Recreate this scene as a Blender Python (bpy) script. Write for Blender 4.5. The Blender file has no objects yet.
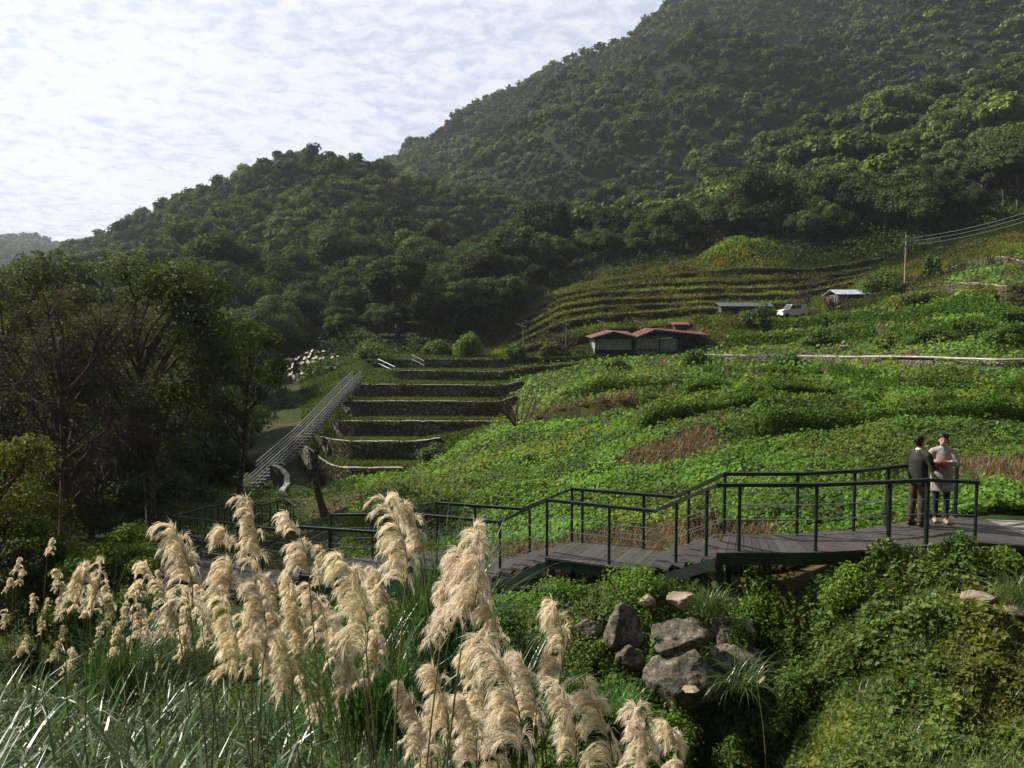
import bpy, math, random
import numpy as np
from math import radians as R, sin, cos, pi, tan, atan
rng = np.random.default_rng(7); random.seed(7)
scn = bpy.context.scene
COL = scn.collection
# ------------------------------------------------------------------ camera numbers
F = 820.0; CH = 3.64; PITCH = atan(54/820.0)
cp, sp = cos(PITCH), sin(PITCH)
def at(px, py, Y):
    """world point seen at a photo position at ground distance Y (planning aid)"""
    cx = (px-512)/F; cy = -(py-384)/F
    dy = cp + cy*sp; dz = -sp + cy*cp
    t = Y/dy
    return np.array([cx*t, Y, CH + dz*t])
def zrow(row, Y): return at(512, row, Y)[2]
def yrow(row, z):
    cy = -(row-384)/F
    return (z-CH)/((-sp+cy*cp)/(cp+cy*sp))
def atz(px, row, z): return at(px, row, yrow(row, z))
# ------------------------------------------------------------------ noise
_T = np.random.default_rng(3).random((256, 256))
def vnoise(x, y):
    xi = np.floor(x).astype(int); yi = np.floor(y).astype(int)
    fx = x-xi; fy = y-yi; fx = fx*fx*(3-2*fx); fy = fy*fy*(3-2*fy)
    a = _T[xi % 256, yi % 256]; b = _T[(xi+1) % 256, yi % 256]
    c = _T[xi % 256, (yi+1) % 256]; d = _T[(xi+1) % 256, (yi+1) % 256]
    return (a*(1-fx)+b*fx)*(1-fy)+(c*(1-fx)+d*fx)*fy
def fbm(x, y, o=4):
    s = 0; a = .5; n = 0
    for i in range(o):
        s = s+a*(vnoise(x+17.3*i, y-9.1*i)-.5)*2; n += a; a *= .5; x = x*2.03; y = y*2.03
    return s/n
def sstep(e0, e1, x):
    t = np.clip((x-e0)/(e1-e0), 0, 1); return t*t*(3-2*t)
# ------------------------------------------------------------------ boardwalk stations (right to left)
STN = [  # near rail (px,row), far rail (px,row), deck z
 ('A', 977, 486, 957, 461, 0.0), ('B', 928, 480, 902, 466, 0.0), ('B2', 890, 482, 858, 471, 0.0),
 ('C', 817, 485, 798, 474, 0.0), ('D', 718, 485, 725, 474, 0.0), ('E', 655, 511, 675, 497, -.74),
 ('F', 547, 500, 572, 489, -.74), ('G', 500, 522, 522, 509, -1.35), ('H', 409, 514, 437, 503, -1.35),
 ('I', 388, 533, 415, 514, -2.0), ('J', 300, 527, 331, 515, -2.0), ('K', 262, 548, 298, 532, -2.6),
 ('L', 150, 530, 180, 517, -2.6)]
ST = []
for n, a, b, c, d, z in STN:
    p = atz(a, b, z+1.1); q = atz(c, d, z+1.1)
    if n == 'A': p = at(977, 486, 14.0); p[2] = 1.05
    ST.append((np.array([p[0], p[1], z]), np.array([q[0], q[1], z]), z))
CEN = np.array([(p+q)/2 for p, q, z in ST])
# ------------------------------------------------------------------ terrain
NY = [1, 3, 5, 7, 9, 11, 12.5, 14, 16, 18, 21, 25]
near = {
 -200: [2,.7,.1,-.6,-1.2,-1.8,-2.1,-2.4,-2.6,-2.8,-3.0,-3.0],
 100: [2,.7,.1,-.6,-1.2,-1.8,-2.1,-2.4,-2.6,-2.8,-3.0,-3.0],
 200: [2,.6,0,-.7,-1.4,-1.9,-2.2,-2.4,-2.6,-2.8,-2.9,-3.0],
 300: [2,.6,0,-.8,-1.5,-1.9,-2.2,-2.4,-2.6,-2.7,-2.9,-3.0],
 350: [2,.5,-.1,-.9,-1.6,-2.0,-2.2,-2.4,-2.5,-2.5,-2.6,-2.8],
 420: [2,.5,-.2,-1.1,-1.8,-2.2,-2.2,-2.2,-2.2,-2.3,-2.4,-2.3],
 500: [2,.4,-.4,-1.3,-2.0,-2.3,-2.1,-1.9,-1.8,-1.9,-1.8,-1.7],
 600: [2,.3,-.8,-1.8,-2.5,-2.5,-1.9,-1.2,-1.2,-1.5,-1.3,-1.0],
 700: [2,.2,-1.0,-2.0,-2.9,-2.9,-2.1,-.9,-.9,-.8,-.5,-.45],
 760: [2,.2,-1.0,-2.1,-3.0,-3.0,-2.4,-.9,-.8,-.5,-.35,-.3],
 800: [2,.2,-1.0,-2.0,-2.7,-2.4,-1.5,-.7,-.6,-.35,-.2,-.1],
 850: [2,.2,-1.0,-1.8,-1.8,-1.4,-.8,-.5,-.4,-.25,-.1,-.05],
 900: [2,.2,-1.0,-1.7,-1.6,-1.1,-.6,-.35,-.3,-.15,0,.05],
 1000:[2,.2,-1.0,-1.6,-1.5,-1.0,-.5,-.15,-.05,.05,.1,.1],
 1250:[2,.2,-1.0,-1.6,-1.5,-1.0,-.5,-.1,0,.1,.2,.3]}
RIM = [(57,468),(63,443),(70,421.5),(77,402.5),(85,386),(92,372),(100,360)]
far = {  # (Y,row) ; ('z') triples give height
 -200: [(35,-3.2,0),(50,-5,0),(100,-6,0),(150,-4,0),(200,0,0),(300,8,0),(500,20,0),(900,268),(1200,252),(1700,250)],
 0: [(35,-3.2,0),(50,-5,0),(70,-6,0),(100,-6,0),(150,-4,0),(200,0,0),(300,8,0),(500,20,0),(900,268),(1200,247),(1700,256)],
 100: [(35,-3.5,0),(50,-6,0),(70,-7,0),(100,-5,0),(130,0,0),(180,308),(250,283),(300,268),(340,272),(500,275),(900,268),(1200,258),(1700,264)],
 200: [(35,-3.5,0),(50,-6.5,0),(70,-7,0),(100,-4,0),(130,338),(180,290),(250,238),(300,212),(340,216),(500,240),(900,262),(1200,262),(1700,270)],
 300: [(35,-3.6,0),(50,-7,0),(57,-7.2,0),(63,452),(72,430),(80,410),(100,375),(120,348),(180,285),(250,212),(290,170),(330,182),(500,200),(600,225),(1700,260)],
 350: [(30,-2.9,0),(40,-4,0),(50,-6.2,0)]+RIM+[(115,350),(130,335),(180,282),(250,205),(295,160),(345,196),(450,215),(600,190),(700,205),(1700,240)],
 395: [(30,-2.6,0),(40,-3.8,0),(50,-6,0)]+RIM+[(115,350),(130,335),(180,284),(250,210),(300,172),(345,206),(450,200),(600,168),(700,178),(1700,240)],
 420: [(30,500),(40,480),(50,470),(56,-6.2,0),(63,443)]+RIM[2:]+[(115,350),(130,335),(180,285),(250,216),(300,183),(345,208),(450,190),(600,150),(650,158),(800,180),(1700,220)],
 500: [(30,480),(40,448),(48,428),(54,424),(60,430),(70,421.5),(77,403),(85,387),(92,373),(100,360),(115,350),(130,333),(180,285),(250,238),(295,204),(340,218),(400,168),(430,148),(475,154),(620,106),(700,112),(1700,160)],
 560: [(30,470),(40,436),(48,415),(54,408),(60,405),(70,394),(77,385),(85,372),(92,366),(100,359),(107,345),(112,326),(120,310),(130,297),(138,289),(150,283),(180,265),(250,224),(280,208),(325,216),(400,125),(435,100),(475,107),(620,76),(700,86),(1700,130)],
 600: [(30,460),(40,425),(50,405),(60,387),(75,373),(90,363),(100,358),(105,340),(112,317),(120,303),(130,290),(138,282),(150,272),(180,250),(250,210),(275,196),(320,203),(400,110),(440,86),(480,93),(560,82),(620,62),(700,72),(1700,120)],
 700: [(30,435),(40,405),(50,392),(60,383),(80,371),(90,361),(100,347),(112,310),(120,299),(130,284),(138,274),(150,262),(180,235),(240,182),(270,161),(312,165),(400,90),(450,58),(492,63),(580,22),(660,-8),(750,0),(1700,0)],
 740: [(30,433),(40,404),(50,391),(60,382),(80,366),(90,355),(100,340),(112,310),(120,299),(130,284),(138,270),(152,254),(162,250),(185,226),(240,170),(270,149),(312,152),(400,80),(455,50),(497,54),(660,-48),(750,-40),(1700,-20)],
 800: [(30,432),(40,402),(50,388),(60,381),(72,372),(80,357),(90,342),(100,328),(112,317),(120,298),(130,282),(138,270),(145,263),(170,218),(240,151),(275,126),(317,129),(400,70),(460,38),(505,42),(650,-85),(1700,-60)],
 900: [(30,428),(40,400),(50,387),(56,376),(62,358),(70,348),(80,334),(90,317),(100,300),(115,284),(125,270),(135,262),(170,208),(240,126),(290,91),(332,94),(420,40),(470,15),(512,16),(650,-120),(1700,-90)],
 1000:[(30,425),(40,395),(46,388),(50,366),(55,357),(60,347),(67,325),(75,292),(90,268),(105,248),(120,243),(140,224),(170,190),(240,106),(300,60),(342,63),(430,10),(650,-150),(1700,-120)],
 1250:[(30,418),(40,388),(46,380),(50,355),(55,345),(60,335),(67,310),(75,280),(90,255),(105,235),(120,230),(140,210),(170,170),(250,70),(330,10),(400,-30),(650,-180),(1700,-150)]}
UK = sorted(set(near) | set(far))
YG = np.concatenate([np.linspace(-40, 40, 801)[:-1], np.geomspace(40, 1700, 1600)])
def tabfor(dic, fn):
    ks = sorted(dic); return ks, [fn(dic[k]) for k in ks]
nk = sorted(near); fk = sorted(far)
NT = np.array([np.interp(YG, [-40]+NY, [1.8]+near[k]) for k in nk])
CREST = {350:[(295,345)],395:[(300,345)],420:[(300,345)],500:[(295,340),(430,475)],560:[(280,325),(435,475)],600:[(275,320),(440,480)],700:[(270,312),(450,492)],740:[(270,312),(455,497)],800:[(275,317),(460,505)],900:[(290,332),(470,512)],1000:[(300,342)]}
def ftab(l, k):
    t = [(e[0], e[1] if len(e) == 3 else zrow(e[1], e[0])) for e in l]; d = dict(t)
    for i_, (a, b) in enumerate(CREST.get(k, [])):
        if a in d and b in d: d[b] = d[a]-(15 if i_ == 0 else 20)
    return [(e[0], d[e[0]]) for e in t]
FTk = [ftab(far[k], k) for k in fk]
FT = np.array([np.interp(YG, [e[0] for e in l], [e[1] for e in l]) for l in FTk])
UG = np.linspace(-200, 1250, 291)
def ures(ks, tab):
    out = np.empty((len(UG), tab.shape[1]))
    idx = np.clip(np.searchsorted(ks, UG, side='right')-1, 0, len(ks)-2)
    k = np.array(ks, float); f = np.clip((UG-k[idx])/(k[idx+1]-k[idx]), 0, 1)
    return tab[idx]*(1-f)[:, None]+tab[idx+1]*f[:, None]
NTu, FTu = ures(nk, NT), ures(fk, FT)
w = sstep(25, 30, YG)
# between 25 and the first far entry (30/35) run straight
TAB = NTu*(1-w)+FTu*w
# smooth gently across u
for _ in range(2): TAB[1:-1] = (TAB[:-2]+2*TAB[1:-1]+TAB[2:])/4
def zb(u, y):
    ui = np.clip((u-UG[0])/(UG[1]-UG[0]), 0, len(UG)-1.001); a = ui.astype(int); f = ui-a
    yi = np.clip(np.interp(y, YG, np.arange(len(YG))), 0, len(YG)-1.001); b = yi.astype(int); g = yi-b
    return (TAB[a, b]*(1-f)+TAB[a+1, b]*f)*(1-g)+(TAB[a, b+1]*(1-f)+TAB[a+1, b+1]*f)*g
# steps: u range, polyline (u,Y), height, recovery length, kind
def lterr(Y, u0, u1, h, L): return dict(u0=u0, u1=u1, pl=[(u, Y+7.5*max(0, (358-u)/55)**2) for u in range(int(u0)-20, int(u1)+21, 10)], h=h*1.42, L=L, wall='dark')
STEPS = [lterr(57,298,402,1.15,9), lterr(63,320,440,1.1,6), lterr(70,333,500,1.15,6.5), lterr(77,342,514,1.1,7),
         lterr(85,350,522,1.0,7.5), lterr(92,395,575,.8,6.5), lterr(100,372,640,.9,7.5)]
def stp(pl, h, L, wall): return dict(u0=pl[0][0], u1=pl[-1][0], pl=pl, h=h, L=L, wall=wall)
STEPS += [stp([(505,108),(640,107),(690,107)], 1.2, 4, 'brown')]
for k_, (ya, u0_, u1_) in enumerate([(112,508,775),(116.5,512,800),(121,518,850),(126,526,862),(131,540,870),(137,600,880)]):
    STEPS.append(stp([(u0_, ya+1), ((u0_+u1_)//2, ya), (u1_, ya+1)], 1.15, 4.2, 'brown'))
STEPS += [
          stp([(895,109),(960,92),(1000,77),(1060,74),(1200,74)], 1.9, 9, 'brown'),
          stp([(880,122),(960,108),(1020,92),(1200,90)], 1.4, 8, 'brown'),
          stp([(725,88),(800,82),(880,66),(940,57),(1000,52),(1060,51),(1200,51)], 1.4, 5, 'rubble'),
          stp([(560,60),(700,59),(850,52),(1000,44),(1200,43)], 1.7, 6, None),
          stp([(540,50),(620,49),(700,50),(740,49)], 1.3, 7, None),
          stp([(640,36),(760,37),(880,39)], 1.0, 5, None), stp([(700,72),(800,66),(900,50)], .9, 5, None), stp([(760,30),(850,31),(960,33),(1200,33)], .8, 4, None), stp([(640,44),(760,44),(860,45)], .9, 5, None),
          stp([(730,100),(850,88),(950,69),(1050,64),(1200,63)], 1.4, 6, None),
          stp([(740,108),(850,97),(950,80),(1000,70),(1200,68)], 1.3, 6, None)]
def Tbase(x, y):
    x = np.asarray(x, float); y = np.asarray(y, float)
    u = 512+F*x/np.maximum(y, 6)
    z = zb(u, y)
    for s in STEPS:
        P = np.array(s['pl'], float)
        yl = np.interp(u, P[:, 0], P[:, 1])
        wgt = sstep(s['u0']-9, s['u0']+5, u)*(1-sstep(s['u1']-5, s['u1']+9, u))
        z = z-np.where(y < yl, s['h']*np.clip(1-(yl-y)/s['L'], 0, 1), 0)*wgt
    return z, u
def T(x, y, bump=True):
    z, u = Tbase(x, y)
    x = np.asarray(x, float); y = np.asarray(y, float)
    if bump:
        fieldw = sstep(17, 20, y)*(1-sstep(95, 105, y))
        creep = fieldw*np.where(u > 505, 1, np.where(y < 54, 1, 0))*sstep(330, 400, u)
        z = z+creep*(1-.55*sstep(52, 62, y))*(.40*fbm(x/2.4, y/2.4, 4)+.45*fbm(x/7+5, y/8, 3))
        kc = at(742, 250, 146); z = z+(4.0+.8*fbm(x/3, y/3, 3))*np.exp(-(((x-kc[0])*.9+(y-kc[1])*.3)/8.5)**2-(((y-kc[1])-.3*(x-kc[0]))/5)**2)
        for s in STEPS:
            if s['wall'] is None:
                P = np.array(s['pl'], float); yl = np.interp(u, P[:, 0], P[:, 1]); wgt = sstep(s['u0']-9, s['u0']+5, u)*(1-sstep(s['u1']-5, s['u1']+9, u))
                z = z+wgt*np.clip(.8+np.where(y > 55, .35, .9)*fbm(x/2.2, y/3+s['h']*9, 3), 0, 1.4)*np.exp(-((y-yl-.9)/1.0)**2)*np.where(y > 55, .8, .5)
        z = z+sstep(105, 125, y)*.35*fbm(x/5, y/5, 3)
        z = z+(1-sstep(14, 20, y))*(.13*fbm(x/.8, y/.8, 3)+.22*fbm(x/2.1+4, y/1.9, 2)*sstep(5, 8, y))
        z = z+sstep(150, 230, y)*(4.5*fbm(x/45, y/45, 4)+sstep(250, 400, y)*(1-sstep(560, 650, y))*17*fbm(x/85+3, y/120, 2))
        z = z+sstep(190, 260, y)*(1-sstep(560, 640, y))*(2-22*np.abs(fbm(x/95+2.2*fbm(x/160, y/160, 2)+7, y/210+3, 3)))*sstep(330, 480, u)*1.2
        z = z+sstep(170, 210, y)*(1-sstep(265, 300, y))*(3-13*np.abs(fbm(x/60+9, y/90+3, 3)))
        z = z+sstep(800, 1000, y)*4*fbm(x/90, y/90, 4)
    # keep the ground under the boardwalk
    m = (y > 10) & (y < 32)
    if np.any(m):
        xs = np.broadcast_to(x, z.shape)[m]; ys = np.broadcast_to(y, z.shape)[m]
        cap = np.full(xs.shape, 99.)
        for i in range(len(CEN)-1):
            a, b = CEN[i], CEN[i+1]; d = b-a; L2 = d[0]**2+d[1]**2
            t = np.clip(((xs-a[0])*d[0]+(ys-a[1])*d[1])/L2, 0, 1)
            dist = np.hypot(xs-a[0]-t*d[0], ys-a[1]-t*d[1])
            cap = np.minimum(cap, a[2]+t*d[2]-(.42 if i > 0 else .2)+np.maximum(0, dist-1.0)*1.3)
        zz = z.copy(); zz[m] = np.minimum(z[m], cap); z = zz
    return z
def Ts(x, y): return float(T(np.array([x]), np.array([y]))[0])
# ------------------------------------------------------------------ mesh helpers
class MB:
    def __init__(s): s.V = []; s.F = []; s.n = 0; s.C = []; s.col = (1, 1, 1)
    def add(s, V, faces, col=None):
        V = np.asarray(V, float).reshape(-1, 3)
        if not isinstance(faces, list): faces = [faces]
        for f in faces:
            f = np.asarray(f, int)
            if f.ndim == 1: f = f[None]
            s.F.append(f+s.n)
        s.V.append(V); s.n += len(V)
        c = np.asarray(s.col if col is None else col, float)
        s.C.append(np.broadcast_to(c, (len(V), 3)))
    def box(s, c, d, rz=0, rx=0, col=None):
        x, y, z = np.array(d)/2
        V = np.array([[i*x, j*y, k*z] for k in (-1, 1) for j in (-1, 1) for i in (-1, 1)])
        if rx: V = V@np.array([[1,0,0],[0,cos(rx),-sin(rx)],[0,sin(rx),cos(rx)]]).T
        if rz: V = V@np.array([[cos(rz),-sin(rz),0],[sin(rz),cos(rz),0],[0,0,1]]).T
        s.add(V+np.array(c), np.array([[0,2,3,1],[4,5,7,6],[0,1,5,4],[2,6,7,3],[0,4,6,2],[1,3,7,5]]), col); return s
    def hexa(s, b, t, col=None):
        V = list(b)+list(t)
        s.add(V, np.array([[3,2,1,0],[4,5,6,7],[0,1,5,4],[1,2,6,5],[2,3,7,6],[3,0,4,7]]), col); return s
    def tube(s, pts, rad, n=6, flat=None, col=None, ph=0, round_ends=False):
        P = np.array(pts, float); r = np.broadcast_to(np.array(rad, float), (len(P),)).copy()
        if round_ends:
            d0 = P[0]-P[1]; d0 /= np.linalg.norm(d0)+1e-9; d1 = P[-1]-P[-2]; d1 /= np.linalg.norm(d1)+1e-9
            P = np.vstack([P[0]+d0*r[0]*.95, P[0]+d0*r[0]*.6, P, P[-1]+d1*r[-1]*.6, P[-1]+d1*r[-1]*.95])
            r = np.concatenate([[r[0]*.25, r[0]*.78], r, [r[-1]*.78, r[-1]*.25]])
        Tn = np.gradient(P, axis=0); Tn /= np.linalg.norm(Tn, axis=1)[:, None]+1e-9
        ref = np.array([0, 0, 1.]) if abs(Tn[0][2]) < .8 else np.array([1., 0, 0])
        A = np.cross(Tn, ref); A /= np.linalg.norm(A, axis=1)[:, None]+1e-9
        B = np.cross(A, Tn); a = np.arange(n)/n*2*pi+ph
        fa, fb = flat if flat else (1, 1)
        V = (P[:, None]+r[:, None, None]*(A[:, None]*np.cos(a)[None, :, None]*fa+B[:, None]*np.sin(a)[None, :, None]*fb)).reshape(-1, 3)
        k = len(P); i = np.arange(k-1)[:, None]*n; j = np.arange(n)[None]; jn = (j+1) % n
        Fq = np.stack([i+j, i+jn, i+n+jn, i+n+j], -1).reshape(-1, 4)
        s.add(V, [Fq, np.arange(n)[::-1], (k-1)*n+np.arange(n)], col); return s
    def ell(s, c, r, n=12, m=8, rot=None, col=None):
        th = np.linspace(0, pi, m+1)[1:-1]; ph = np.arange(n)/n*2*pi
        V = np.array([[sin(t)*cos(p), sin(t)*sin(p), cos(t)] for t in th for p in ph]+[[0,0,1],[0,0,-1]])*np.array(r)
        if rot is not None: V = V@np.array(rot).T
        f = []; k = len(th)
        for i in range(k-1):
            for j in range(n): f.append([i*n+j, (i+1)*n+j, (i+1)*n+(j+1) % n, i*n+(j+1) % n])
        t1 = [[k*n, j, (j+1) % n] for j in range(n)]; t2 = [[k*n+1, (k-1)*n+(j+1) % n, (k-1)*n+j] for j in range(n)]
        s.add(V+np.array(c), [np.array(f), np.array(t1+t2)], col); return s
    def mesh(s, name, smooth=False):
        V = np.concatenate(s.V); me = bpy.data.meshes.new(name)
        me.vertices.add(len(V)); me.vertices.foreach_set('co', V.astype(np.float32).ravel())
        tot = np.concatenate([np.full(len(f), f.shape[1]) for f in s.F]); li = np.concatenate([f.ravel() for f in s.F])
        me.loops.add(len(li)); me.loops.foreach_set('vertex_index', li.astype(np.int32))
        me.polygons.add(len(tot)); st = np.concatenate([[0], np.cumsum(tot)[:-1]])
        me.polygons.foreach_set('loop_start', st.astype(np.int32)); me.polygons.foreach_set('loop_total', tot.astype(np.int32))
        me.polygons.foreach_set('use_smooth', np.full(len(tot), bool(smooth)))
        C = np.concatenate(s.C); at_ = me.color_attributes.new('Col', 'FLOAT_COLOR', 'POINT')
        at_.data.foreach_set('color', np.concatenate([C, np.ones((len(C), 1))], 1).astype(np.float32).ravel())
        me.update(calc_edges=True); return me
    def build(s, name, m, parent=None, smooth=False, loc=None):
        me = s.mesh(name, smooth); me.materials.append(m)
        o = bpy.data.objects.new(name, me); COL.objects.link(o)
        if parent is not None: o.parent = parent
        if loc is not None: o.location = loc
        return o
def tag(o, label=None, cat=None, group=None, kind=None):
    if label: o['label'] = label
    if cat: o['category'] = cat
    if group: o['group'] = group
    if kind: o['kind'] = kind
    return o
def empty(name, loc=(0, 0, 0), rz=0, label=None, cat=None, group=None):
    o = bpy.data.objects.new(name, None); COL.objects.link(o); o.empty_display_size = .2
    o.location = loc; o.rotation_euler = (0, 0, rz); return tag(o, label, cat, group)
def copy_tree(o, parent=None):
    c = o.copy(); COL.objects.link(c)
    if parent: c.parent = parent
    for ch in [k for k in KIDS.get(o.name, [])]: copy_tree(ch, c)
    return c
KIDS = {}
def kid(p, c): KIDS.setdefault(p.name, []).append(c); return c
def unit(a): return a/(np.linalg.norm(a, axis=-1, keepdims=True)+1e-9)
def leaves(mb, P, N, size, asp=.55, col=(1, 1, 1), fold=0.0):
    """leaf shaped quads at P facing N"""
    n = len(P); size = np.broadcast_to(size, (n,))[:, None]
    N = unit(N); r = unit(rng.normal(size=(n, 3))); A = unit(np.cross(N, r)); B = np.cross(N, A)
    h = A*size*.5; w_ = B*size*.5*asp
    V = np.stack([P-h, P+w_-h*.1+N*size*fold, P+h, P-w_-h*.1+N*size*fold], 1).reshape(-1, 3)
    C = np.broadcast_to(col, (n, 3)); C = np.repeat(C, 4, 0)
    mb.add(V, np.arange(4*n).reshape(-1, 4), C)
def blades(mb, P, L, width, lean, droop, seg=5, col=(1, 1, 1), az=None, zmin=-9):
    """arching grass blades"""
    n = len(P)
    if az is None: az = rng.uniform(0, 2*pi, n)
    D = np.stack([np.cos(az), np.sin(az), np.zeros(n)], 1); L = np.broadcast_to(L, (n,)); lean = np.broadcast_to(lean, (n,)); droop = np.broadcast_to(droop, (n,))
    S = np.stack([-np.sin(az), np.cos(az), np.zeros(n)], 1)
    tw = rng.uniform(-.6, .6, n)
    pts = []; p = P.copy()
    for i in range(seg+1):
        t = i/seg
        pts.append(p.copy())
        ang = lean+droop*t**1.3
        p = p+(D*np.sin(ang)[:, None]+np.array([0, 0, 1.])*np.cos(ang)[:, None])*(L/seg)[:, None]
    V = []
    for i in range(seg+1):
        t = i/seg; wv = width*(1-t**2.2)*(.55+.45*min(1, t*4))+.0006
        side = S*np.cos(tw*t)[:, None]+np.array([0, 0, 1.])*np.sin(tw*t)[:, None]
        V += [pts[i]-side*np.reshape(wv, (-1, 1))/2, pts[i]+side*np.reshape(wv, (-1, 1))/2]
    V = np.stack(V, 1); k = 2*(seg+1)
    base = (np.arange(n)*k)[:, None]
    f = np.concatenate([base+np.array([[2*i, 2*i+1, 2*i+3, 2*i+2]]) for i in range(seg)], 0)
    C = np.repeat(np.broadcast_to(col, (n, 3)), k, 0)
    mb.add(V.reshape(-1, 3), f, C)
# ------------------------------------------------------------------ materials
def nmat(name):
    m = bpy.data.materials.new(name); m.use_nodes = True; nt = m.node_tree
    return m, nt, nt.nodes, nt.links, nt.nodes['Principled BSDF']
def mat(name, col, rough=.7, spec=.3, metal=0, nscale=None, namt=.25, bump=0, usecol=False, col2=None, coords='Object'):
    m, nt, N, L, b = nmat(name)
    b.inputs['Roughness'].default_value = rough; b.inputs['Specular IOR Level'].default_value = spec; b.inputs['Metallic'].default_value = metal
    src = None
    if nscale:
        tc = N.new('ShaderNodeTexCoord'); nz = N.new('ShaderNodeTexNoise'); nz.inputs['Scale'].default_value = nscale; nz.inputs['Detail'].default_value = 6
        L.new(tc.outputs[coords], nz.inputs['Vector'])
        cr = N.new('ShaderNodeMix'); cr.data_type = 'RGBA'
        c2 = col2 if col2 else tuple(c*(1-namt*1.6) for c in col); c1 = col if col2 else tuple(min(1, c*(1+namt)) for c in col)
        cr.inputs[6].default_value = (*c2, 1); cr.inputs[7].default_value = (*c1, 1)
        mr = N.new('ShaderNodeMapRange'); mr.inputs[1].default_value = .35; mr.inputs[2].default_value = .65
        L.new(nz.outputs[0], mr.inputs[0]); L.new(mr.outputs[0], cr.inputs[0]); src = cr.outputs[2]
        if bump:
            bp = N.new('ShaderNodeBump'); bp.inputs['Strength'].default_value = bump; bp.inputs['Distance'].default_value = .05
            L.new(nz.outputs[0], bp.inputs['Height']); L.new(bp.outputs[0], b.inputs['Normal'])
    if usecol:
        a = N.new('ShaderNodeAttribute'); a.attribute_name = 'Col'
        mx = N.new('ShaderNodeMix'); mx.data_type = 'RGBA'; mx.blend_type = 'MULTIPLY'; mx.inputs[0].default_value = 1
        L.new(a.outputs['Color'], mx.inputs[6])
        if src: L.new(src, mx.inputs[7])
        else: mx.inputs[7].default_value = (*col, 1)
        src = mx.outputs[2]
    if src: L.new(src, b.inputs['Base Color'])
    else: b.inputs['Base Color'].default_value = (*col, 1)
    return m
def leafmat(name, col, trans=.35, rough=.5, spec=.3, tcol=None, objrand=0.0):
    m, nt, N, L, b = nmat(name)
    b.inputs['Roughness'].default_value = rough; b.inputs['Specular IOR Level'].default_value = spec
    a = N.new('ShaderNodeAttribute'); a.attribute_name = 'Col'
    mx = N.new('ShaderNodeMix'); mx.data_type = 'RGBA'; mx.blend_type = 'MULTIPLY'; mx.inputs[0].default_value = 1
    L.new(a.outputs['Color'], mx.inputs[6]); mx.inputs[7].default_value = (*col, 1); src = mx.outputs[2]
    if objrand:
        oi = N.new('ShaderNodeObjectInfo'); mr = N.new('ShaderNodeMapRange'); mr.inputs[3].default_value = 1-objrand; mr.inputs[4].default_value = 1+objrand
        L.new(oi.outputs['Random'], mr.inputs[0]); hs = N.new('ShaderNodeHueSaturation')
        L.new(mr.outputs[0], hs.inputs['Value']); L.new(src, hs.inputs['Color'])
        mr2 = N.new('ShaderNodeMapRange'); mr2.inputs[3].default_value = .47; mr2.inputs[4].default_value = .52
        mu = N.new('ShaderNodeMath'); mu.operation = 'FRACT'; m3 = N.new('ShaderNodeMath'); m3.operation = 'MULTIPLY'; m3.inputs[1].default_value = 7.3
        L.new(oi.outputs['Random'], m3.inputs[0]); L.new(m3.outputs[0], mu.inputs[0]); L.new(mu.outputs[0], mr2.inputs[0]); L.new(mr2.outputs[0], hs.inputs['Hue'])
        src = hs.outputs[0]
    L.new(src, b.inputs['Base Color'])
    t = N.new('ShaderNodeBsdfTranslucent'); ms = N.new('ShaderNodeMixShader'); ms.inputs[0].default_value = trans
    m4 = N.new('ShaderNodeMix'); m4.data_type = 'RGBA'; m4.blend_type = 'MULTIPLY'; m4.inputs[0].default_value = 1
    L.new(src, m4.inputs[6]); m4.inputs[7].default_value = (*(tcol or (1.5, 1.6, .7)), 1); L.new(m4.outputs[2], t.inputs['Color'])
    L.new(b.outputs[0], ms.inputs[1]); L.new(t.outputs[0], ms.inputs[2]); L.new(ms.outputs[0], N['Material Output'].inputs['Surface'])
    return m
M = {}
M['creeper'] = leafmat('creeper leaf', (.11, .20, .028), .34, .58, .2)
M['shrub'] = leafmat('shrub leaf', (.092, .132, .030), .32, .55, .22)
M['forest'] = leafmat('forest leaf', (.060, .090, .028), .18, .75, .08, objrand=.35)
M['tree'] = leafmat('broad leaf', (.068, .084, .027), .3, .6, .14)
M['blade'] = leafmat('grass blade', (.078, .122, .038), .30, .34, .5)
M['drygrass'] = leafmat('dry grass', (.21, .165, .095), .3, .8, .05, (1.1, 1.05, .85))
M['crop'] = leafmat('terrace grass', (.125, .165, .040), .35, .8, .05)
M['plume'] = leafmat('plume fluff', (.96, .885, .745), .48, .85, .04, (1.0, .96, .88))
M['stem'] = mat('plume stem', (.22, .19, .09), .6, usecol=True)
M['bark'] = mat('bark', (.10, .08, .06), .9, .1, nscale=9, namt=.4, bump=.6)
M['twig'] = mat('bare twig', (.085, .055, .05), .85, .1)
M['rail'] = mat('dark green rail paint', (.012, .022, .02), .38, .5, nscale=8, namt=.25)
M['wire'] = mat('steel wire', (.22, .23, .22), .4, .5, metal=.6)
M['concrete'] = mat('concrete', (.27, .25, .21), .85, nscale=3, namt=.2, bump=.3)
M['coping'] = mat('pale coping', (.36, .35, .30), .85, nscale=2, namt=.3)
M['galv'] = mat('galvanised rail', (.30, .31, .31), .45, .5, metal=.3)
M['white'] = mat('white paint', (.72, .73, .74), .4)
M['glass'] = mat('dark glass', (.02, .025, .03), .08, .8)
M['rubber'] = mat('rubber', (.02, .02, .02), .8)
M['pipe'] = mat('pale pipe', (.42, .38, .30), .6, nscale=1)
M['rock_small'] = mat('pale rock', (.34, .27, .20), .9, nscale=2.5, namt=.3, bump=.6)
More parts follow.
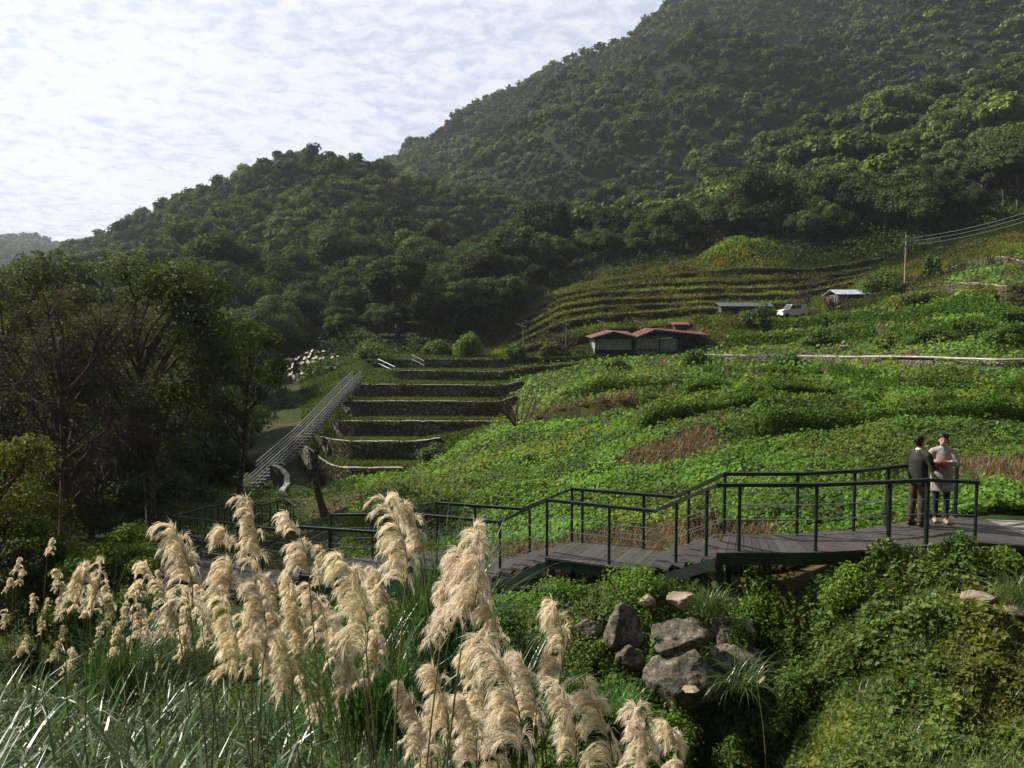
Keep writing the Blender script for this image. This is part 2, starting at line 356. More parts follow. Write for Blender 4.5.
def ground_mat():
    m, nt, N, L, b = nmat('ground soil and low grass'); b.inputs['Roughness'].default_value = .95; b.inputs['Specular IOR Level'].default_value = .1
    tc = N.new('ShaderNodeTexCoord'); n1 = N.new('ShaderNodeTexNoise'); n1.inputs['Scale'].default_value = .25; n1.inputs['Detail'].default_value = 8
    n2 = N.new('ShaderNodeTexNoise'); n2.inputs['Scale'].default_value = 3.; n2.inputs['Detail'].default_value = 8
    L.new(tc.outputs['Object'], n1.inputs['Vector']); L.new(tc.outputs['Object'], n2.inputs['Vector'])
    r1 = N.new('ShaderNodeValToRGB'); e = r1.color_ramp.elements; e[0].position = .38; e[0].color = (.035, .055, .018, 1); e[1].position = .64; e[1].color = (.10, .085, .045, 1)
    r2 = N.new('ShaderNodeValToRGB'); e = r2.color_ramp.elements; e[0].position = .3; e[0].color = (.5, .5, .5, 1); e[1].position = .7; e[1].color = (1.25, 1.25, 1.2, 1)
    L.new(n1.outputs[0], r1.inputs[0]); L.new(n2.outputs[0], r2.inputs[0])
    mx = N.new('ShaderNodeMix'); mx.data_type = 'RGBA'; mx.blend_type = 'MULTIPLY'; mx.inputs[0].default_value = 1
    L.new(r1.outputs[0], mx.inputs[6]); L.new(r2.outputs[0], mx.inputs[7]); 
    a = N.new('ShaderNodeAttribute'); a.attribute_name = 'Col'; m2 = N.new('ShaderNodeMix'); m2.data_type = 'RGBA'; m2.blend_type = 'MULTIPLY'; m2.inputs[0].default_value = 1
    L.new(mx.outputs[2], m2.inputs[6]); L.new(a.outputs['Color'], m2.inputs[7]); L.new(m2.outputs[2], b.inputs['Base Color'])
    bp = N.new('ShaderNodeBump'); bp.inputs['Strength'].default_value = .6; bp.inputs['Distance'].default_value = .1
    L.new(n2.outputs[0], bp.inputs['Height']); L.new(bp.outputs[0], b.inputs['Normal']); return m
M['ground'] = ground_mat()
def stone_mat(name, c1, c2, scale, joint=(.02, .02, .015), moss=0):
    m, nt, N, L, b = nmat(name); b.inputs['Roughness'].default_value = .92; b.inputs['Specular IOR Level'].default_value = .15
    tc = N.new('ShaderNodeTexCoord'); v = N.new('ShaderNodeTexVoronoi'); v.inputs['Scale'].default_value = scale
    v2 = N.new('ShaderNodeTexVoronoi'); v2.feature = 'DISTANCE_TO_EDGE'; v2.inputs['Scale'].default_value = scale
    nz = N.new('ShaderNodeTexNoise'); nz.inputs['Scale'].default_value = scale*.6; nz.inputs['Detail'].default_value = 7
    for q in (v, v2, nz): L.new(tc.outputs['Object'], q.inputs['Vector'])
    sx = N.new('ShaderNodeSeparateColor'); L.new(v.outputs['Color'], sx.inputs[0])
    mx = N.new('ShaderNodeMix'); mx.data_type = 'RGBA'; mx.inputs[6].default_value = (*c1, 1); mx.inputs[7].default_value = (*c2, 1); L.new(sx.outputs[0], mx.inputs[0])
    rp = N.new('ShaderNodeMapRange'); rp.inputs[1].default_value = .0; rp.inputs[2].default_value = .12; L.new(v2.outputs['Distance'], rp.inputs[0])
    mj = N.new('ShaderNodeMix'); mj.data_type = 'RGBA'; mj.inputs[6].default_value = (*joint, 1); L.new(rp.outputs[0], mj.inputs[0]); L.new(mx.outputs[2], mj.inputs[7])
    mm = N.new('ShaderNodeMix'); mm.data_type = 'RGBA'; r3 = N.new('ShaderNodeMapRange'); r3.inputs[1].default_value = .48; r3.inputs[2].default_value = .6; r3.inputs[4].default_value = moss
    L.new(nz.outputs[0], r3.inputs[0]); L.new(r3.outputs[0], mm.inputs[0]); L.new(mj.outputs[2], mm.inputs[6]); mm.inputs[7].default_value = (.05, .075, .025, 1)
    L.new(mm.outputs[2], b.inputs['Base Color'])
    bp = N.new('ShaderNodeBump'); bp.inputs['Strength'].default_value = .9; bp.inputs['Distance'].default_value = .12
    L.new(rp.outputs[0], bp.inputs['Height']); L.new(bp.outputs[0], b.inputs['Normal']); return m
M['wall_dark'] = stone_mat('dark terrace stone', (.15, .14, .12), (.26, .24, .21), 2.6, moss=.5)
M['wall_brown'] = stone_mat('brown earth bank', (.12, .10, .07), (.075, .072, .042), 1.3, joint=(.05, .045, .03), moss=.6)
M['wall_rubble'] = stone_mat('rubble stone', (.16, .145, .125), (.24, .22, .19), 3.2, moss=.5)
def rock_mat():
    m, nt, N, L, b = nmat('weathered boulder'); b.inputs['Roughness'].default_value = .9; b.inputs['Specular IOR Level'].default_value = .2
    tc = N.new('ShaderNodeTexCoord'); n1 = N.new('ShaderNodeTexNoise'); n1.inputs['Scale'].default_value = 4.5; n1.inputs['Detail'].default_value = 10; n1.inputs['Roughness'].default_value = .65
    n2 = N.new('ShaderNodeTexNoise'); n2.inputs['Scale'].default_value = 24; n2.inputs['Detail'].default_value = 9
    for q in (n1, n2): L.new(tc.outputs['Object'], q.inputs['Vector'])
    r = N.new('ShaderNodeValToRGB'); e = r.color_ramp.elements; e[0].position = .42; e[0].color = (.04, .037, .031, 1); e[1].position = .56; e[1].color = (.15, .128, .10, 1)
    e2 = r.color_ramp.elements.new(.66); e2.color = (.30, .265, .21, 1)
    ad = N.new('ShaderNodeMath'); ad.operation = 'ADD'; sb = N.new('ShaderNodeMath'); sb.operation = 'MULTIPLY'; sb.inputs[1].default_value = .35
    L.new(n2.outputs[0], sb.inputs[0]); L.new(sb.outputs[0], ad.inputs[0]); m5 = N.new('ShaderNodeMath'); m5.operation = 'MULTIPLY'; m5.inputs[1].default_value = .7
    L.new(n1.outputs[0], m5.inputs[0]); L.new(m5.outputs[0], ad.inputs[1]); L.new(ad.outputs[0], r.inputs[0])
    L.new(r.outputs[0], b.inputs['Base Color'])
    bp = N.new('ShaderNodeBump'); bp.inputs['Strength'].default_value = .9; bp.inputs['Distance'].default_value = .06
    L.new(ad.outputs[0], bp.inputs['Height']); L.new(bp.outputs[0], b.inputs['Normal']); return m
M['rock'] = rock_mat()
def plank_mat():
    m, nt, N, L, b = nmat('weathered deck boards'); b.inputs['Roughness'].default_value = .62; b.inputs['Specular IOR Level'].default_value = .35
    a = N.new('ShaderNodeAttribute'); a.attribute_name = 'Col'
    tc = N.new('ShaderNodeTexCoord'); mp = N.new('ShaderNodeMapping'); mp.inputs['Scale'].default_value = (3, 14, 14)
    nz = N.new('ShaderNodeTexNoise'); nz.inputs['Scale'].default_value = 2.5; nz.inputs['Detail'].default_value = 8
    L.new(tc.outputs['Object'], mp.inputs[0]); L.new(mp.outputs[0], nz.inputs['Vector'])
    r = N.new('ShaderNodeValToRGB'); e = r.color_ramp.elements; e[0].position = .3; e[0].color = (.036, .031, .027, 1); e[1].position = .75; e[1].color = (.095, .084, .075, 1)
    L.new(nz.outputs[0], r.inputs[0]); mx = N.new('ShaderNodeMix'); mx.data_type = 'RGBA'; mx.blend_type = 'MULTIPLY'; mx.inputs[0].default_value = 1
    L.new(r.outputs[0], mx.inputs[6]); L.new(a.outputs['Color'], mx.inputs[7]); L.new(mx.outputs[2], b.inputs['Base Color']); return m
M['plank'] = plank_mat()
# ------------------------------------------------------------------ ground sheet
def brown_at(x, y):
    """where dry brown ground shows through the creepers (world space patches)"""
    b = sstep(.28, .5, fbm(x/6+40, y/8+11, 4))*.9*sstep(17, 19, y)*(1-sstep(100, 110, y))
    for px, row, Y, rx, ry in PATCH:
        c = at(px, row, Y); d = ((x-c[0])/rx)**2+((y-c[1])/ry)**2
        b = np.maximum(b, (1-sstep(.5, 1.25, d+.5*fbm(x/1.1, y/1.1, 3))))
    return b
PATCH = [(670,468,27.5,1.9,1.6),(770,436,33,4.5,.9),(700,445,31,1.2,1.0),(575,408,49,4.3,2.0),(640,392,53,3.5,1.2),(985,450,24,1.0,.8),(965,470,20.5,1.3,1.2),
         (1000,490,19,1.6,1.4),(560,545,18.2,4.2,1.4),(640,545,17.3,2.6,1.1),(700,530,17.0,2.0,1.0),(470,545,19.5,2.4,1.5),(990,405,36,3,1.0),(860,372,62,5,1.3),(760,570,14.6,1.5,.8),(850,565,14.9,2.2,.7)]
NS, = (440,)
sg = np.linspace(-.86, .86, NS)
yg = np.concatenate([np.arange(-38, 8, 1.0), np.arange(8, 26, .2), np.arange(26, 50, .3), np.arange(50, 140, .35), np.arange(140, 260, 1.2), np.geomspace(260, 1690, 150)])
SX, YY = np.meshgrid(sg, yg); XX = SX*(YY+40)
ZZ = T(XX, YY)
mb = MB(); idx = np.arange(XX.size).reshape(XX.shape)
fq = np.stack([idx[:-1, :-1], idx[:-1, 1:], idx[1:, 1:], idx[1:, :-1]], -1).reshape(-1, 4)
bw = brown_at(XX, YY)[..., None]
colg = np.array([.7, .8, .6])*(1-bw)+np.array([1.3, 1.0, .95])*bw
ff_ = sstep(150, 165, YY)[..., None]; colg = colg*(1-ff_)+ff_*np.array([.30, .40, .25])
mb.add(np.stack([XX, YY, ZZ], -1).reshape(-1, 3), fq, colg.reshape(-1, 3))
tag(mb.build('terrain', M['ground'], smooth=True), kind='structure', label='valley floor and mountain slopes under the vegetation')
# ------------------------------------------------------------------ scatter helper
def scat(n, u0, u1, Y0, Y1, pw=1.0):
    u = rng.uniform(u0, u1, n); q = rng.uniform(0, 1, n)
    Y = 1/((1/Y0)*(1-q)+(1/Y1)*q) if pw == 1 else Y0*(Y1/Y0)**q
    x = (u-512)/F*Y; return x, Y, u
def slopeN(x, y, e=.25):
    return unit(np.stack([-(T(x+e, y)-T(x-e, y))/(2*e), -(T(x, y+e)-T(x, y-e))/(2*e), np.ones_like(x)], -1))
def inpath(x, y, w_=.8):
    m = np.zeros(len(x), bool)
    for i in range(len(CEN)-1):
        a, b = CEN[i], CEN[i+1]; d = b-a; t = np.clip(((x-a[0])*d[0]+(y-a[1])*d[1])/(d[0]**2+d[1]**2), 0, 1)
        m |= np.hypot(x-a[0]-t*d[0], y-a[1]-t*d[1]) < w_
    m |= (x > 7.9) & (y > 13.2) & (y < 16.2) & (x < 16)
    return m
def cvar(n, a=.25, yel=.2):
    v = rng.uniform(1-a, 1+a, n)[:, None]*np.ones((1, 3)); h = rng.uniform(-yel, yel, n); v[:, 0] *= 1+h*1.2; v[:, 2] *= 1-h*.5; return v
# creeper field
x, y, u = scat(235000, 300, 1150, 15.6, 101)
ok = ~inpath(x, y, .75) & ((u > 510) | (y < 53)) & (u > 330+(y-16)*1.2)
ok &= ~((y > 95) & (u < 690)); x, y, u = x[ok], y[ok], u[ok]
br = brown_at(x, y); k = rng.random(len(x)) > br*1.05; x, y, u, br = x[k], y[k], u[k], br[k]
N_ = slopeN(x, y); hgt = np.abs(rng.normal(0, .10, len(x)))*(1+sstep(15, 60, y)); lump = fbm(x/1.1+3, y/1.3, 3)
z = T(x, y)+.08+hgt+np.maximum(0, lump)*.25
Nn = N_*np.array([1.5, 1.5, 1])+rng.normal(0, .7, (len(x), 3))+np.array([-.2, -.1, .35])
hu = fbm(x/4+60, y/5+3, 3)[:, None]; tone = (1+.7*fbm(x/3.3+9, y/3.3, 4))[:, None]*cvar(len(x), .35, .25)*np.where(hu > .12, np.array([[1.2, .92, .9]]), np.array([[1., 1., 1.]]))*(1-.45*(fbm(x/2.1+80, y/2.6, 3) > .22))[:, None]
mb = MB(); leaves(mb, np.stack([x, y, z], -1), Nn, np.maximum(.105, 3.7*y/F)*rng.uniform(.5, 1.3, len(x)), .9, tone, .08)
tag(mb.build('creeper_cover', M['creeper']), 'bright green creeper leaves spread thickly over the fields behind the boardwalk', 'creepers', kind='stuff')
# creepers hanging down the unwalled banks
mb = MB()
for s in STEPS:
    if s['wall'] is None:
        P = np.array(s['pl']); n = 16000; uu = rng.uniform(s['u0'], s['u1'], n); yl = np.interp(uu, P[:, 0], P[:, 1])-rng.uniform(0, .7, n)
        xx = (uu-512)/F*yl; zt = T((uu-512)/F*(yl+1), yl+1); zz = zt-rng.random(n)*s['h']*1.05+.1
        kk = rng.random(n) > brown_at(xx, yl)*1.2
        leaves(mb, np.stack([xx, yl, zz], -1)[kk], (rng.normal(0, .6, (n, 3))+np.array([0, -.8, .5]))[kk], np.maximum(.1, 3.3*yl/F)[kk]*.9, .85, (.85*cvar(n, .3, .2))[kk], .08)
tag(mb.build('bank_creepers', M['creeper']), 'dark green creepers hanging over the low field banks', 'creepers', kind='stuff')
# dry grass in the brown patches and under the deck
x, y, u = scat(230000, 380, 1150, 14, 100); br = brown_at(x, y); k = (rng.random(len(x)) < br*.8) & ~inpath(x, y, .7) & ((u > 510) | (y < 53)); x, y = x[k], y[k]
mb = MB(); P = np.stack([x, y, T(x, y)], -1)
blades(mb, P, rng.uniform(.2, .5, len(x))*np.clip(y/35, .8, 2), np.maximum(.012, 1.3*y/F)[:, None][:, 0], rng.uniform(.1, .9, len(x)), rng.uniform(.3, 1.4, len(x)), 3, cvar(len(x), .35, .3))
tag(mb.build('dry_grass', M['drygrass']), 'dry tan grass in the bare patches among the creepers', 'dry grass', kind='stuff')
x, y, u = scat(260000, 480, 1150, 14, 110); br = brown_at(x, y); k = (rng.random(len(x)) < br*.8) & ~inpath(x, y, .7) & (br > .2); x, y = x[k], y[k]
mb = MB(); leaves(mb, np.stack([x, y, T(x, y)+rng.random(len(x))*.12], -1), rng.normal(0, .6, (len(x), 3))+[0, -.2, .8], np.maximum(.06, 2.6*y/F)*rng.uniform(.5, 1.2, len(x)), .5, cvar(len(x), .45, .3)*np.where(rng.random(len(x)) < .25, .45, 1.)[:, None], .1)
tag(mb.build('leaf_litter', M['drygrass']), 'brown dead leaves and stalks lying in the bare patches', 'leaf litter', kind='stuff')
x = rng.uniform(-75, 125, 150000); y = rng.uniform(100, 165, 150000); u = 512+F*x/y; fy = np.interp(u, [-300,255,275,350,420,490,520,560,650,700,740,800,900,1000,1250], [64,66,108,110,113,120,139,145,149,154,159,147,142,146,150])
k = (np.abs(y-fy-1) < 6) & (u > 296) & (u < 1150); x, y = x[k], y[k]; z = T(x, y)+rng.random(len(x))*(1.0+3.0*np.maximum(0, fbm(x/4, y/4, 3)+.15))
mb = MB(); leaves(mb, np.stack([x, y, z], -1), rng.normal(0, .7, (len(x), 3))+[-.1, -.1, .6], rng.uniform(.25, .55, len(x)), .7, cvar(len(x), .35, .2), .1)
tag(mb.build('forest_edge_undergrowth', M['forest']), 'dense dark undergrowth along the lower edge of the forest', 'undergrowth', kind='stuff')
# terrace crops
x, y, u = scat(150000, 300, 640, 57, 106, 2)
ok = (y > np.where(u < 350, 57+6*((350-u)/50)**2, 57)) & ((u < 515) | (y > 92)); x, y, u = x[ok], y[ok], u[ok]
rowp = (.5+.5*np.sin(y*2*pi/1.7))*(.6+.4*vnoise(x*1.2, y*1.2)); k = rng.random(len(x)) < rowp**1.5+.12; x, y, u = x[k], y[k], u[k]
mb = MB(); blades(mb, np.stack([x, y, T(x, y)-.03], -1), rng.uniform(.25, .55, len(x)), 1.1*y/F, rng.uniform(.1, .7, len(x)), rng.uniform(.2, 1.2, len(x)), 3, cvar(len(x), .3, .25)*.62*(1+.3*fbm(x/3, y/2, 2))[:, None])
tag(mb.build('terrace_crop', M['crop']), 'rows of low green crop on the walled terraces at left', 'crops', kind='stuff')
# upper terraces and meadow with painted shade : short grass and weeds
x, y, u = scat(200000, 490, 1150, 100, 175, 2)
ok = (y > 100) & ~((u < 690) & (y < 106)) & (y < 150+np.where(u > 760, 25, 5)); x, y, u = x[ok], y[ok], u[ok]
kc_ = at(742, 250, 146); zz = T(x, y); t1 = fbm(x/5, y/4, 3); cc = cvar(len(x), .3, .3)*(1+.4*t1)[:, None]; bq = (fbm(x/8+3, y/3, 3) > .05); cc[bq] *= np.array([1.25, .95, 1.0]); knoll_light = np.exp(-((x-kc_[0])/8)**2-((y-kc_[1])/7)**2)[:, None]; cc = cc*(1+.35*knoll_light); slope_shade = (sstep(122, 132, y)*sstep(768, 800, u))[:, None]; cc = cc*(1-slope_shade)+slope_shade*cvar(len(x), .3, .1)*np.array([.24, .34, .35])  # blade colour lightened for sun on the knoll, darkened for shade on the slope
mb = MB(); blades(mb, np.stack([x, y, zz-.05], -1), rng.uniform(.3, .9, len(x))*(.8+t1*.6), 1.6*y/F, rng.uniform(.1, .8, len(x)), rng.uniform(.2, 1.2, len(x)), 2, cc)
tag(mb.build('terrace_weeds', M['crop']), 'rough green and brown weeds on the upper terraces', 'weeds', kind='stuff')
x, y, u = scat(230000, 480, 1150, 100, 176, 2)
ok = (y > 100) & ~((u < 690) & (y < 108)); x, y, u = x[ok], y[ok], u[ok]
shade = sstep(124, 140, y)*sstep(770, 810, u)  # mask for the slope where shade is put into the leaf colour
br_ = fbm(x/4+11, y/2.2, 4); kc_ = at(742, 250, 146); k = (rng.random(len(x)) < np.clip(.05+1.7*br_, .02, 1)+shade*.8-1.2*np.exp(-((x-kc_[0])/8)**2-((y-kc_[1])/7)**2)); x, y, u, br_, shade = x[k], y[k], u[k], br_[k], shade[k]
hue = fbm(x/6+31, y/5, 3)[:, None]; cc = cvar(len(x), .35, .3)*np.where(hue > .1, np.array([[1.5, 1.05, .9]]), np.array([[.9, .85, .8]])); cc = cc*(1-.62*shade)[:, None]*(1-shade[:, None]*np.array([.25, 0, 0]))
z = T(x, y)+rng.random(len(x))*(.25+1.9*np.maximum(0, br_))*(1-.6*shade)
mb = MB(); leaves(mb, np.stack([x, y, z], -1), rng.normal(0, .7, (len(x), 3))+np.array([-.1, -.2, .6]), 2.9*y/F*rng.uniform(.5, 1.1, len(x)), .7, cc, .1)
tag(mb.build('terrace_brush', M['tree']), 'low dark scrub growing over the upper terraces and the slope with painted shade', 'scrub', kind='stuff')
# foreground slope at right, gully, verge in front of the boardwalk
x, y, u = scat(330000, 470, 1180, 8.3, 15.6)
ok = ~inpath(x, y, .72); x, y, u = x[ok], y[ok], u[ok]
dens = np.clip(.55+.9*fbm(x/.9+7, y/.9, 4)+.35*sstep(12.0, 13.5, y), .15, 1.3)
gul = np.exp(-((u-745)/60)**2)*(1-sstep(12.6, 13.6, y)); dens *= 1-.55*gul
k = rng.random(len(x)) < dens; x, y, u = x[k], y[k], u[k]
lump = fbm(x/.55+3, y/.55+8, 3); hh = .14+.42*np.maximum(0, lump+.15)+.22*sstep(12.4, 13.4, y)
hh = hh*(1-.6*sstep(13.2, 14.2, y))
z = T(x, y)+hh*rng.uniform(.1, 1, len(x))**.6
dry = .45*sstep(.0, .45, fbm(x/1.3+30, y/1.3, 3)+.5*sstep(900, 1010, u)*(1-sstep(12, 13, y)))[:, None]
cc = cvar(len(x), .35, .25)*(1-dry)+dry*np.array([1.9, 1.15, 1.0])*cvar(len(x), .3, .2)*.9
mb = MB(); leaves(mb, np.stack([x, y, z], -1), rng.normal(0, .6, (len(x), 3))+np.array([-.15, -.15, .9]), rng.uniform(.04, .125, len(x)), .68, cc*1.2*(1+.45*fbm(x/.7+2, y/.7, 3))[:, None], .1)
tag(mb.build('slope_undergrowth', M['shrub']), 'mixed leafy weeds covering the near slope below the boardwalk', 'undergrowth', kind='stuff')
x, y, u = scat(15000, 560, 1180, 8.3, 14); ok = ~inpath(x, y, .9); x, y, u = x[ok], y[ok], u[ok]
k = rng.random(len(x)) < .25+.7*sstep(820, 950, u)*(1-sstep(12, 13, y)); x, y = x[k], y[k]
mb = MB(); blades(mb, np.stack([x, y, T(x, y)], -1), rng.uniform(.2, .55, len(x)), .009, rng.uniform(.1, .8, len(x)), rng.uniform(.4, 1.6, len(x)), 4, cvar(len(x), .3, .3)*np.array([1.15, 1, .8]))
tag(mb.build('slope_grass', M['blade']), 'thin green and straw coloured grass on the near slope', 'grass', kind='stuff')
# left low undergrowth beneath trees and behind the plumes
x, y, u = scat(120000, -120, 520, 11, 62); ok = ~inpath(x, y, .75) & ~((y > 54) & (u > 290)); x, y, u = x[ok], y[ok], u[ok]
z = T(x, y)+rng.random(len(x))*(.3+.5*np.maximum(0, fbm(x/2, y/2, 3)))
mb = MB(); leaves(mb, np.stack([x, y, z], -1), rng.normal(0, .6, (len(x), 3))+np.array([-.1, -.1, .8]), np.maximum(.06, 3*y/F)*rng.uniform(.6, 1.2, len(x)), .6, cvar(len(x), .35, .2)*.9, .1)
tag(mb.build('valley_undergrowth', M['shrub']), 'dark leafy undergrowth under the trees in the left valley', 'undergrowth', kind='stuff')
# ------------------------------------------------------------------ terrace walls
def ribbonwall(u0, u1, s, extra=0):
    P = np.array(s['pl']); n = int((u1-u0)/2.5)+2; us = np.linspace(u0, u1, n); yl = np.interp(us, P[:, 0], P[:, 1]); xs = (us-512)/F*yl
    zt = T((us-512)/F*(yl+.5), yl+.5); zbm = T((us-512)/F*(yl-.7), yl-.7)
    zt = np.maximum(zt, zbm+.15); return xs, yl, zt, zbm
WLAB = {'dark': ['lowest dark stone terrace wall, short and curving beside the stair foot', 'second lowest dark terrace wall, curving back at its left end', 'third terrace wall from the bottom, its pale rim curving up at the left',
 'fourth terrace wall from the bottom, beside the middle of the stair', 'fifth terrace wall from the bottom, reaching the upper stair', 'sixth terrace wall from the bottom, thin and starting right of the stair top', 'topmost left terrace wall running below the red roofed shed'],
 'brown': ['brown bank just behind the red roofed shed', 'long terrace bank second above the shed', 'long terrace bank third above the shed', 'long terrace bank fourth above the shed', 'long terrace bank third below the grassy knoll', 'long terrace bank second below the grassy knoll', 'highest terrace bank directly below the grassy knoll', 'pale rimmed bank at right below the utility pole', 'higher brown bank at right edge behind the bare bushes'],
 'rubble': ['rubble stone wall under the white pipe at right']}
cnt = {'dark': 0, 'brown': 0, 'rubble': 0}
for s in STEPS:
    if not s['wall']: continue
    xs, ys, zt, zbm = ribbonwall(s['u0'], s['u1'], s)
    k = s['wall']; lab = WLAB[k][cnt[k]]; cnt[k] += 1
    nm = {'dark': 'terrace_wall', 'brown': 'earth_bank', 'rubble': 'rubble_wall'}[k]
    root = empty(nm, (xs[len(xs)//2], ys[len(xs)//2], zbm[len(xs)//2]), 0, lab, {'dark': 'stone wall', 'brown': 'bank', 'rubble': 'stone wall'}[k], {'dark': 'walls of the left terraces', 'brown': 'banks of the upper terraces', 'rubble': None}[k])
    o0 = np.array(root.location)
    mb = MB(); nn = len(xs); rows = 7
    V = []
    for j in range(rows):
        t = j/(rows-1); zz = (zbm-.35)*(1-t)+(zt+.06)*t
        dy = -.42+.14*t+.09*fbm(xs*1.7, zz*2.3, 2)+(.12*fbm(xs/2.5, zz, 2) if k == 'brown' else 0)
        V.append(np.stack([xs, ys+dy, zz], -1))
    zbk = zt+.06; V.append(np.stack([xs, ys+.25, zbk], -1)); V.append(np.stack([xs, ys+.25, zbm-.35], -1))
    V = np.array(V)-o0; R_ = len(V); ix = np.arange(R_*nn).reshape(R_, nn)
    f = np.stack([ix[:-1, :-1], ix[:-1, 1:], ix[1:, 1:], ix[1:, :-1]], -1).reshape(-1, 4)
    f2 = np.stack([ix[-1, :-1], ix[-1, 1:], ix[0, 1:], ix[0, :-1]], -1)
    mb.add(V.reshape(-1, 3), [f, f2, ix[:, 0][::-1], ix[:, -1]]); mb.build('wall_face', M['wall_'+k], root)
    if k == 'rubble': continue
    cb = MB(); hw = .07 if k == 'dark' else .06; wob = .05*fbm(xs*2, ys, 2)
    hw = .10 if (k == 'brown' and lab.startswith(('long', 'highest'))) else hw
    prof = [(-.36, zt+.05), (-.36, zt+.05+hw), (.02, zt+.05+hw), (.02, zt+.05)]
    if k == 'rubble': prof = [(-.3, zt+.05), (-.3, zt+.09), (0, zt+.09), (0, zt+.05)]
    V = np.array([np.stack([xs, ys+a+wob*.5, b_+wob+.004], -1) for a, b_ in prof])-o0
    ix = np.arange(4*nn).reshape(4, nn); ff = [np.stack([ix[a, :-1], ix[a, 1:], ix[(a+1) % 4, 1:], ix[(a+1) % 4, :-1]], -1) for a in range(4)]
    cb.add(V.reshape(-1, 3), ff+[ix[:, 0][::-1], ix[:, -1]]); cb.build('coping', M['coping'] if k != 'brown' or lab.startswith(('long', 'highest')) else M['rock_small'], root)
mb = MB()
for s in STEPS:
    if s['wall'] in ('brown', 'rubble', 'dark'):
        P = np.array(s['pl']); n = {'brown': 15000, 'rubble': 6000, 'dark': 2200}[s['wall']]; uu = rng.uniform(s['u0'], s['u1'], n); y0_ = np.interp(uu, P[:, 0], P[:, 1]); xx = (uu-512)/F*y0_
        q_ = rng.random(n)**(1.1 if s['wall'] != 'dark' else 2.2); kk = rng.random(n) < np.clip(.5+1.9*fbm(xx/2.2+s['h']*7, q_*1.5+y0_/9, 3), .04, 1)*(.45 if s['wall'] == 'rubble' else 1)
        zt = T((uu-512)/F*(y0_+.6), y0_+.6); zz = zt-q_*s['h']*1.05+.12; hue = np.where(fbm(xx/3+3, y0_/3, 2)[:, None] > -.05, np.array([[1.25, 1.15, .9]]), np.array([[1.5, 1.0, .9]]))*(1 if s['wall'] != 'dark' else .8)
        leaves(mb, np.stack([xx, y0_-.42-rng.random(n)*.3, zz], -1)[kk], (rng.normal(0, .6, (n, 3))+np.array([-.1, -.7, .6]))[kk], (np.maximum(.08, 2.6*y0_/F)*rng.uniform(.5, 1.1, n))[kk], .7, (hue*cvar(n, .35, .25))[kk], .1)
tag(mb.build('bank_weeds', M['tree']), 'ferns and weeds rooted in the terrace walls and earth banks', 'weeds', kind='stuff')
# curved pale parapet at lower left
pp = [at(272,466,52), at(281,469,51), at(287,476,49.5), at(287,485,48), at(281,492,46.5), at(286,498,45.5), at(300,500,45), at(318,504,44)]
mb = MB(); P = np.array(pp); Q = np.array([[np.interp(t, np.arange(len(P)), P[:, i]) for i in range(3)] for t in np.linspace(0, len(P)-1, 25)])
o0 = Q[12].copy(); 
for i in range(24):
    a, b = Q[i], Q[i+1]; d = unit(b-a); nrm = np.array([-d[1], d[0], 0])*.13
    mb.hexa([a-nrm-[0,0,1.2]-o0, b-nrm-[0,0,1.2]-o0, b+nrm-[0,0,1.2]-o0, a+nrm-[0,0,1.2]-o0], [a-nrm-o0, b-nrm-o0, b+nrm-o0, a+nrm-o0])
pw = tag(mb.build('parapet_wall', M['wall_rubble'], loc=o0), 'small pale curved parapet wall below the foot of the stair', 'stone wall')
cb = MB(); up = np.array([0, 0, .09]); dn = np.array([0, 0, .003])
for i in range(24):
    a, b = Q[i], Q[i+1]; d = unit(b-a); nrm = np.array([-d[1], d[0], 0])*.16; cb.hexa([a-nrm+dn-o0, b-nrm+dn-o0, b+nrm+dn-o0, a+nrm+dn-o0], [a-nrm+up-o0, b-nrm+up-o0, b+nrm+up-o0, a+nrm+up-o0])
cb.build('coping', M['coping'], pw)
# ------------------------------------------------------------------ boardwalk
bwk = empty('boardwalk', tuple(CEN[3]), 0, 'dark timber boardwalk stepping down from right to left on green steel posts', 'boardwalk')
o0 = np.array(bwk.location)
def bar(mb, a, b, w_, h=None, col=None):
    a = np.array(a, float); b = np.array(b, float); h = h or w_; d = b-a; hd = np.array([d[0], d[1], 0]); L_ = np.linalg.norm(hd)
    if L_ < 1e-6: nrm = np.array([w_/2, 0, 0]); up = np.array([0, h/2, 0])
    else: nrm = np.array([-hd[1], hd[0], 0])/L_*w_/2; up = np.array([0, 0, h/2])
    mb.hexa([a-nrm-up, b-nrm-up, b+nrm-up, a+nrm-up], [a-nrm+up, b-nrm+up, b+nrm+up, a+nrm+up], col)
decks = [(0,1),(1,2),(2,3),(3,4),(5,6),(7,8),(9,10),(11,12)]
def outward(p, q, e): d = unit(p-q); return p+d*e, q-d*e
